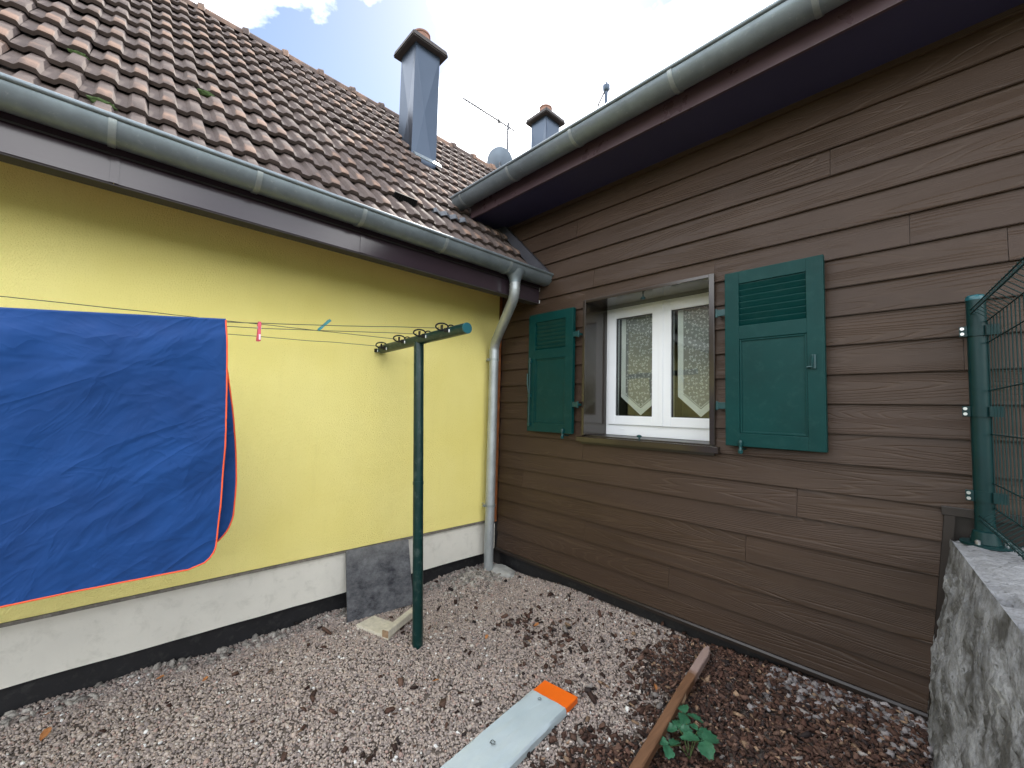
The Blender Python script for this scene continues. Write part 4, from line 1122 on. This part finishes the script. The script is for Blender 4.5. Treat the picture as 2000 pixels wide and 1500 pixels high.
# sheet
SX = lambda y: cord_pt(4, y).x
def sheet():
    root = thing('blue_sheet', 'large blue cotton sheet with orange piped edge hung over the cords', 'sheet', (0.88, -2.8, 0.8))
    nyg, nzg = 190, 130
    yr, yl = -2.408, -4.25; zb = 0.806; rc = 0.085
    def edge_r(z, back):          # right edge position for a height
        b = 0.012 * math.sin((z - 0.8) * 3.3)
        if back: b += 0.062 * sstep(1.80, 1.10, z) - 0.03 * sstep(1.0, 0.86, z)
        return yr + 0.010 * (1.81 - z) + b
    def surf(u, v, back):
        # u 0..1 right->left, v 0..1 top->bottom
        y = yr + (yl - yr) * u
        zt = cord_z(4, y) + 0.006
        bot = (zb + 0.05 + 0.02 * u) if back else (zb - 0.010 * u)
        z = zt + (bot - zt) * v
        e = edge_r(z, back)
        # rounded lower corner
        dz = z - bot
        cor = 0.0
        if dz < rc: cor = rc - math.sqrt(max(0.0, rc * rc - (rc - dz) ** 2))
        y = e - cor + (yl - e + cor) * u
        side = -1 if back else 1
        k = sstep(0.0, 0.10, v)
        a = fb(y * 1.7, z * 1.2, 3 + side, 3); e1 = y * 0.83 + z * 0.56; e2 = -y * 0.56 + z * 0.83; b_ = mn.ridged_multi_fractal(Vector((e1 * 1.5, e2 * 4.6, 1.5 + side)), 1.0, 2.1, 4, 1.0, 2.0)
        c_ = mn.ridged_multi_fractal(Vector((y * 4.2 + z * 0.8, z * 1.6, 8.5)), 0.9, 2.2, 3, 1.0, 2.0)
        vert = (math.sin(y * 17 + 2.0 * z + 2.5 * fb(y * 2, 0, 4, 2)) + 0.6 * math.sin(y * 31 + 1.0)) * (1 - v) ** 1.5
        dsp = 0.024 * a * k + 0.012 * (b_ - 1.0) * k + 0.006 * (c_ - 1.0) * k + 0.007 * vert * k
        x = SX(y) + side * (0.006 + 0.022 * k) + dsp + side * 0.020 * v * (1 - v)
        crease = math.exp(-((z - (1.615 + 0.004 * y)) / 0.004) ** 2) * 0.003
        return Vector((x - crease, y, z))
    for back in (False, True):
        nu, nv = (nyg, nzg) if not back else (60, 60)
        V = [surf((i / nu) ** 1.25, j / nv, back) for i in range(nu + 1) for j in range(nv + 1)]
        F = [(i * (nv + 1) + j, (i + 1) * (nv + 1) + j, (i + 1) * (nv + 1) + j + 1, i * (nv + 1) + j + 1) for i in range(nu) for j in range(nv)]
        pn = mobj('rear_fall' if back else 'front_fall', V, F, M['cloth'], root, smooth=0)
        pts = [surf(0, j / 60, back) for j in range(61)] + [surf((i / 60) ** 1.25, 1, back) for i in range(1, 61)]
        tube('piping', pts, 0.0031, M['piping'], pn, 8)
    V = []; F = []; n = 90
    for i in range(n + 1):
        u = (i / n) ** 1.25
        pa = surf(u, 0, False); pb_ = surf(u, 0, True)
        for k in range(5):
            t = k / 4; p = pa.lerp(pb_, t); p.z += 0.007 * math.sin(math.pi * t); V.append(p)
    for i in range(n):
        for k in range(4): a = i * 5 + k; F.append((a, a + 1, a + 6, a + 5))
    mobj('top_fold', V, F, M['cloth'], root, smooth=0)
sheet()
def peg(p, tilt, mat, label, insert=False):
    root = thing('clothes_peg', label, 'clothes peg', p)
    p = Vector(p); ax = Vector((0.0, math.sin(tilt), -math.cos(tilt))); sd = Vector((0, math.cos(tilt), math.sin(tilt))); nx_ = Vector((1, 0, 0))
    for s_, o in ((1, 0.004), (-1, -0.004)):
        V = []; st = [(-0.006, 0.003, .005), (0.008, 0.006, .007), (0.024, 0.0035, .0055), (0.045, 0.006, .006), (0.078, 0.010, .007), (0.082, 0.009, .006)]
        for d, off, w in st:
            c = p + ax * d + nx_ * (s_ * off)
            V += [c + sd * w - nx_ * .0025, c + sd * w + nx_ * .0025, c - sd * w + nx_ * .0025, c - sd * w - nx_ * .0025]
        F = [(i * 4 + k, i * 4 + (k + 1) % 4, i * 4 + 4 + (k + 1) % 4, i * 4 + 4 + k) for i in range(5) for k in range(4)] + [(0, 1, 2, 3), (20, 23, 22, 21)]
        mobj('jaw', V, F, mat, root, smooth=35)
    V, F = tube_geo([p + ax * 0.022 - sd * 0.008, p + ax * 0.022 + sd * 0.008], 0.006, 10); mobj('spring', V, F, M['steel'], root, smooth=40)
    if insert:
        V = [p + ax * a + sd * b + nx_ * 0.0165 for a, b in ((0.052, -.003), (0.052, .004), (0.076, .005), (0.076, -.002))]
        mobj('pale_inset', V + [v - nx_ * 0.003 for v in V], [(0, 1, 2, 3), (4, 7, 6, 5), (0, 4, 5, 1), (1, 5, 6, 2), (2, 6, 7, 3), (3, 7, 4, 0)], M['paper'], root)
pk = cord_pt(4, -2.285); peg((pk.x, pk.y, pk.z), 0.0, M['pink'], 'pink plastic clothes peg hanging from the cord beside the blue sheet', True)
pk = cord_pt(3, -1.95); peg((pk.x, pk.y, pk.z + 0.005), 2.4, M['mint'], 'small teal clothes peg tilted on the cord between sheet and post')

# ------------------------------------------------------------------ things on the ground
# leaning slab
sb = [Vector((0.160, -1.500, 0.004)), Vector((0.215, -1.030, 0.010)), Vector((0.030, -0.985, 0.430)), Vector((0.026, -1.478, 0.445))]
nrm = (sb[1] - sb[0]).cross(sb[3] - sb[0]).normalized()
if nrm.x < 0: nrm = -nrm
bm = bmesh.new(); fv = [bm.verts.new(p) for p in sb]; bvv = [bm.verts.new(p - nrm * 0.022) for p in sb]
for f in ((0, 1, 2, 3),): bm.faces.new([fv[i] for i in f]); bm.faces.new([bvv[i] for i in f[::-1]])
for i in range(4): bm.faces.new((fv[i], bvv[i], bvv[(i + 1) % 4], fv[(i + 1) % 4]))
bmesh.ops.bevel(bm, geom=list(bm.edges), offset=0.003, segments=2, affect='EDGES')
tag(bm_obj('paving_slab', bm, M['slab']), 'dark stained square paving slab leaning against the white plinth', 'paving slab')
# L-shaped offcut
OF = thing('timber_offcut', 'pale L-shaped board offcut lying on gravel at the foot of the post', 'timber', (0.40, -1.33, 0))
zg = float(gh(0.4, -1.3))
def plank(name, q, z0, z1, mat, parent):
    bm = bmesh.new(); lo = [bm.verts.new((a, b, z0)) for a, b in q]; hi = [bm.verts.new((a, b, z1)) for a, b in q]
    bm.faces.new(lo[::-1]); bm.faces.new(hi)
    for i in range(4): j = (i + 1) % 4; bm.faces.new((lo[i], lo[j], hi[j], hi[i]))
    bmesh.ops.bevel(bm, geom=list(bm.edges), offset=0.0025, segments=2, affect='EDGES')
    return bm_obj(name, bm, mat, parent)
plank('flat_board', [(0.262, -1.488), (0.224, -1.345), (0.455, -1.270), (0.545, -1.400)], zg + 0.004, zg + 0.026, M['pale'], OF)
plank('edge_board', [(0.560, -1.412), (0.520, -1.428), (0.370, -1.135), (0.410, -1.115)], zg + 0.0275, zg + 0.072, M['pale'], OF)
plank('sawn_end', [(0.562, -1.4140), (0.519, -1.4315), (0.518, -1.4295), (0.5615, -1.4120)], zg + 0.029, zg + 0.071, M['endgrain'], OF)
# wrapped board pack
PK = thing('wrapped_board_pack', 'orange boards wrapped in pale blue plastic film lying on gravel', 'package', (1.6, -1.3, 0))
d_ = Vector((0.092, -0.715, 0)).normalized(); w_ = Vector((d_.y, -d_.x, 0)) * -1
A = Vector((1.478, -0.980, 0)); WD = 0.203
if w_.x < 0: w_ = -w_
def pk_geo(name, s0, s1, grow, z1, mat, wob=0.0, bev=0.006):
    V = []; F = []; n = 40 if wob else 2
    zb = float(gh(1.6, -1.1)) + 0.006
    prof_ = []
    hw0, hw1 = -grow, WD + grow
    m_ = 14 if wob else 3
    for i in range(n + 1):
        s_ = s0 + (s1 - s0) * i / n
        ring_ = [(hw0, zb), (hw0, z1 - bev), (hw0 + bev, z1)]
        ring_ += [(hw0 + bev + (hw1 - hw0 - 2 * bev) * k / m_, z1) for k in range(1, m_)]
        ring_ += [(hw1 - bev, z1), (hw1, z1 - bev), (hw1, zb)]
        for k, (a, z) in enumerate(ring_):
            q = A + d_ * s_ + w_ * a
            dz_ = wob * (fb(s_ * 9 + a * 14, a * 26 - s_ * 3, 2.2, 4)) if wob and z > z1 - 0.001 else 0
            do = wob * 0.7 * fb(s_ * 12, k * 3.0, 5, 3) if wob else 0
            V.append((q.x + w_.x * do, q.y + w_.y * do, z + max(dz_, -0.002)))
    k_ = len(ring_)
    for i in range(n):
        for k in range(k_ - 1): a = i * k_ + k; F.append((a, a + k_, a + k_ + 1, a + 1))
        a = i * k_; F.append((a, a + k_ - 1, a + 2 * k_ - 1, a + k_))
    F.append(tuple(range(k_))); F.append(tuple(n * k_ + k for k in range(k_ - 1, -1, -1)))
    return mobj(name, V, F, mat, PK, smooth=40)
pk_geo('board', 0.0, 1.42, 0.0, 0.036, M['orange'], bev=0.003)
fl_ = pk_geo('film', 0.112, 1.36, 0.004, 0.041, M['film'], 0.0035, 0.008)
def mark(s_, a, sc, rot):
    # printed recycling triangle: three arrow strokes and two short bars
    V = []; F = []
    zc = 0.0475
    def seg(p, q, w):
        k = len(V); dd = Vector((q[0] - p[0], q[1] - p[1])); nn = Vector((-dd.y, dd.x)).normalized() * w
        for u in ((p[0] + nn.x, p[1] + nn.y), (q[0] + nn.x, q[1] + nn.y), (q[0] - nn.x, q[1] - nn.y), (p[0] - nn.x, p[1] - nn.y)):
            c, s2 = math.cos(rot), math.sin(rot); x_ = (u[0] * c - u[1] * s2) * sc; y_ = (u[0] * s2 + u[1] * c) * sc
            P_ = A + d_ * (s_ + y_) + w_ * (a + x_); V.append((P_.x, P_.y, zc))
        F.append((k, k + 1, k + 2, k + 3))
    tri_ = [(0, 1.0), (-0.9, -0.55), (0.9, -0.55)]
    for i in range(3):
        p, q = tri_[i], tri_[(i + 1) % 3]
        a_ = (p[0] * .86 + q[0] * .14, p[1] * .86 + q[1] * .14); b_ = (p[0] * .2 + q[0] * .8, p[1] * .2 + q[1] * .8)
        seg(a_, b_, 0.085)
        dd = Vector((q[0] - p[0], q[1] - p[1])).normalized(); nn = Vector((-dd.y, dd.x))
        seg(b_, (b_[0] - dd.x * .35 + nn.x * .35, b_[1] - dd.y * .35 + nn.y * .35), 0.07)
    seg((-0.55, -0.95), (0.55, -0.95), 0.08)
    mobj('recycling_mark', V, F, M['ink'], fl_)
mark(0.150, 0.075, 0.0125, 2.6); mark(0.505, 0.080, 0.0165, 2.2)
# stake
ST = thing('wooden_stake', 'brown wooden stake with pale pointed tip lying across the bark', 'stake', (2.05, -0.7, 0))
ta = Vector((1.990, -0.115, 0.098)); tb = Vector((2.300, -2.45, 0.06))
dv = (tb - ta).normalized(); sv = Vector((-dv.y, dv.x, 0)).normalized(); uv = sv.cross(dv)
if uv.z < 0: uv = -uv
bm = bmesh.new(); rings = []
for s_, k, lift in ((0.0, 0.30, 0.004), (0.045, 0.85, 0.001), (0.085, 1.0, 0), (0.5, 1.0, 0), (1.1, 1.02, 0), (1.7, 1.0, 0), (2.3, 1.0, 0)):
    c = ta + dv * s_ + uv * lift + sv * (0.003 * math.sin(s_ * 7))
    hw, hh = 0.0215 * k, 0.017 * (0.55 + 0.45 * k)
    rings.append([bm.verts.new(c + sv * a * hw + uv * b * hh) for a, b in ((-1, -1), (1, -1), (1, 0.75), (0.8, 1), (-0.8, 1), (-1, 0.75))])
for r0, r1 in zip(rings[:-1], rings[1:]):
    for i in range(6): bm.faces.new((r0[i], r0[(i + 1) % 6], r1[(i + 1) % 6], r1[i]))
bm.faces.new(rings[0]); bm.faces.new(rings[-1][::-1])
bm_obj('shaft', bm, M['stake'], ST)
mobj('splinter', [ta + dv * 0.50 + sv * 0.022 + uv * 0.012, ta + dv * 0.58 + sv * 0.024 + uv * 0.006, ta + dv * 0.56 + sv * 0.030 - uv * 0.004, ta + dv * 0.52 + sv * 0.028], [(0, 1, 2, 3)], M['endgrain'], ST)
# concrete pad round the downpipe foot
bm = bmesh.new(); bmesh.ops.create_icosphere(bm, subdivisions=4, radius=1)
for v in bm.verts:
    k = 1 + 0.18 * fb(v.co.x * 2, v.co.y * 2, v.co.z * 2 + 4, 4)
    v.co = Vector((0.165 + v.co.x * 0.17 * k, -0.135 + v.co.y * 0.115 * k, 0.012 + v.co.z * 0.045 * k + 0.004 * fb(v.co.x * 9, v.co.y * 9, 1, 3)))
tag(bm_obj('concrete_pad', bm, M['pad'], None, 0), 'pale mortar pad at the foot of the downpipe', 'concrete pad')
# strawberry plant
SP = thing('strawberry_plant', 'small green strawberry plant growing in the bark beside the stake', 'plant', (2.22, -0.84, 0.05))
def leaf_mesh(c, d, n_, L_, W_, fold, droop, mat, name, parent):
    d = d.normalized(); s_ = n_.cross(d).normalized(); n_ = d.cross(s_).normalized()
    V = []; F = []; na = 9; nb = 5
    for i in range(na):
        t = i / (na - 1)
        w = W_ * (math.sin(math.pi * min(1, t ** 1.15)) ** 0.62) if 0 < t < 1 else W_ * (0.04 if t == 0 else 0.20)
        if 0 < i < na - 1 and i % 2: w *= 0.93
        for j in range(nb):
            u = j / (nb - 1) * 2 - 1
            ser = 0.006 * L_ / 0.05 * (1 if abs(u) == 1 and i % 2 == 0 else 0)
            V.append(c + d * (L_ * t + ser) + s_ * (u * w) + n_ * (abs(u) * w * fold - droop * L_ * t * t + 0.0015 * math.sin(t * 18) * abs(u)))
    for i in range(na - 1):
        for j in range(nb - 1): a = i * nb + j; F.append((a, a + 1, a + nb + 1, a + nb))
    return mobj(name, V, F, mat, parent, smooth=0)
crown = Vector((2.215, -0.885, float(gh(2.215, -0.885)) + 0.01))
clus = [(Vector((2.135, -0.745, 0.095)), 0.4, 0.050), (Vector((2.150, -0.845, 0.085)), 2.2, 0.044), (Vector((2.255, -0.860, 0.105)), -0.7, 0.060), (Vector((2.165, -0.960, 0.080)), 3.3, 0.046), (Vector((2.215, -0.800, 0.09)), 0.9, 0.038)]
for k, (c, a0, L_) in enumerate(clus):
    mid = crown.lerp(c, 0.5) + Vector((0, 0, 0.03)); tube('stalk', [crown, mid, c], [0.0022, 0.0018, 0.0014], M['stem'], SP, 6)
    for q in (-1, 0, 1):
        a = a0 + q * 1.75 + rnd.gauss(0, 0.12)
        d = Vector((math.cos(a), math.sin(a), 0.12)); nv_ = Vector((rnd.gauss(0, .18), rnd.gauss(0, .18), 1))
        leaf_mesh(c, d, nv_, L_ * (1.40 if q == 0 else 1.28), L_ * 0.56, 0.22, 0.22, M['leaf'], 'leaflet', SP)
# dead leaves
dl = [(1.071, -1.400, 0.040, 0.5, 'curled orange dead leaf on gravel left of the wrapped boards'),
      (0.942, -0.934, 0.034, 2.1, 'flat tan dead leaf on gravel just right of the green post'),
      (1.062, -0.603, 0.040, 1.1, 'upright brown dead leaf near the middle of the gravel'),
      (0.110, -2.876, 0.050, 0.2, 'light brown dead leaf close to the plinth below the sheet'),
      (0.276, -2.868, 0.055, 2.7, 'rust red dead leaf at the far left on the gravel'),
      (0.110, -2.475, 0.042, 0.9, 'dark brown dead leaf by the plinth under the sheet corner'),
      (0.279, -2.304, 0.030, 1.9, 'small orange dead leaf on gravel under the sheet hem'),
      (1.575, -0.335, 0.026, 0.3, 'small bright orange leaf scrap on the gravel near the bark edge'),
      (1.890, -0.560, 0.036, 2.4, 'pinkish brown dead leaf at the bark edge left of the stake')]
for x_, y_, L_, a, lab in dl:
    c = Vector((x_, y_, float(gh(x_, y_)) + 0.016))
    o = leaf_mesh(c - Vector((math.cos(a), math.sin(a), 0)) * L_ * 0.5, Vector((math.cos(a), math.sin(a), 0.15)), Vector((rnd.gauss(0, .3), rnd.gauss(0, .3), 1)), L_, L_ * 0.30, 0.5, -0.25, M['dead'], 'dead_leaf', None)
    tag(o, lab, 'leaf', 'dead leaves on the gravel')

# ------------------------------------------------------------------ roof aerials
AE = thing('television_aerial', 'thin yagi television aerial on a mast above the tiled ridge', 'aerial', (-1.9, 1.69, 5.2))
tube('mast', [(-1.90, 1.69, 5.10), (-1.90, 1.69, 6.17)], 0.017, M['alu'], AE, 10)
bmA = Vector((-1.90, 1.66, 6.10))
def px_ray(px, py): return (FWD + RGT * ((px - 1000) / 819.456) - UPV * ((py - 750) / 819.456))
r_ = px_ray(905, 192); tt = (6.16 - CAM.z) / r_.z; tipv = CAM + r_ * tt
ax = (tipv - bmA).normalized(); ax_s = ax.cross(Vector((0, 0, 1))).normalized()
tail = bmA - ax * 0.16
tube('boom', [tail, tipv], 0.011, M['alu'], AE, 8)
Lb = (tipv - bmA).length
for k in range(14):
    c = bmA + ax * (Lb * (0.16 + 0.84 * k / 13)); tube('element', [c - ax_s * 0.07, c + ax_s * 0.07], 0.005, M['alu'], AE, 5)
tube('dipole_box', [bmA + ax * 0.16 - Vector((0, 0, 0.025)), bmA + ax * 0.16 + Vector((0, 0, 0.025))], 0.018, M['black'], AE, 8)
for sg in (-1, 1):
    e1 = bmA - ax * 0.02 + Vector((0, 0, 1)) * (0.30 * sg) + ax * 0.16
    rods = []
    for s2 in (-0.16, -0.05, 0.05, 0.16): rods.append(([bmA - ax * 0.02 + ax_s * s2, e1 + ax_s * s2 * 1.1], 0.0048))
    for t in (0.35, 0.7, 1.0):
        c = (bmA - ax * 0.02).lerp(e1, t); rods.append(([c - ax_s * 0.17, c + ax_s * 0.17], 0.0048))
    multi_tube('reflector', rods, M['alu'], AE, 5)
SD = thing('satellite_dish', 'grey satellite dish on the ridge beside the aerial mast', 'satellite dish', (-1.86, 1.50, 5.3))
V = []; F = []; n = 20; dirv = Vector((-0.55, 0.55, 0.5)).normalized(); sv_ = dirv.cross(Vector((0, 0, 1))).normalized(); uv_ = sv_.cross(dirv)
cc = Vector((-1.90, 1.53, 5.42))
for i in range(7):
    r = 0.21 * i / 6
    for k in range(n): a = 2 * math.pi * k / n; V.append(cc + sv_ * r * math.cos(a) + uv_ * r * math.sin(a) * 1.1 + dirv * (0.9 * r * r))
for i in range(6):
    for k in range(n): F.append((i * n + k, i * n + (k + 1) % n, (i + 1) * n + (k + 1) % n, (i + 1) * n + k))
mobj('reflector_bowl', V, F, M['dish'], SD, smooth=0)
tube('bracket', [cc, cc - dirv * 0.05, Vector((-1.90, 1.56, 5.15))], 0.014, M['alu'], SD, 8)
VM = thing('vent_mast', 'slim roof mast with a drum head and loose cables beyond the upper gutter', 'roof mast', (-1.39, 3.73, 4.6))
pb2 = CAM + px_ray(1184, 205) * 8.0; pt2_ = CAM + px_ray(1184, 178) * 8.0
tube('mast', [(pt2_.x, pt2_.y, 4.6), pt2_], 0.032, M['chim'], VM, 12)
V, F = lathe_pts((pt2_.x, pt2_.y), [(pt2_.z - 0.02, 0.03), (pt2_.z + 0.02, 0.062), (pt2_.z + 0.10, 0.066), (pt2_.z + 0.13, 0.03), (pt2_.z + 0.17, 0.016), (pt2_.z + 0.175, 0.0)], 16)
mobj('drum_head', V, F, M['chim'], VM, smooth=50)
tube('cable', [pt2_ + Vector((0.06, 0.04, 0.05)), pt2_ + Vector((0.07, 0.05, -0.4)), pt2_ + Vector((0.06, 0.05, -1.2))], 0.006, M['black'], VM, 6)
tube('cable', [pt2_ + Vector((-0.03, -0.02, -0.02)), pt2_ + Vector((-0.11, -0.09, -0.25)), pt2_ + Vector((-0.15, -0.12, -0.7))], 0.014, M['black'], VM, 6)
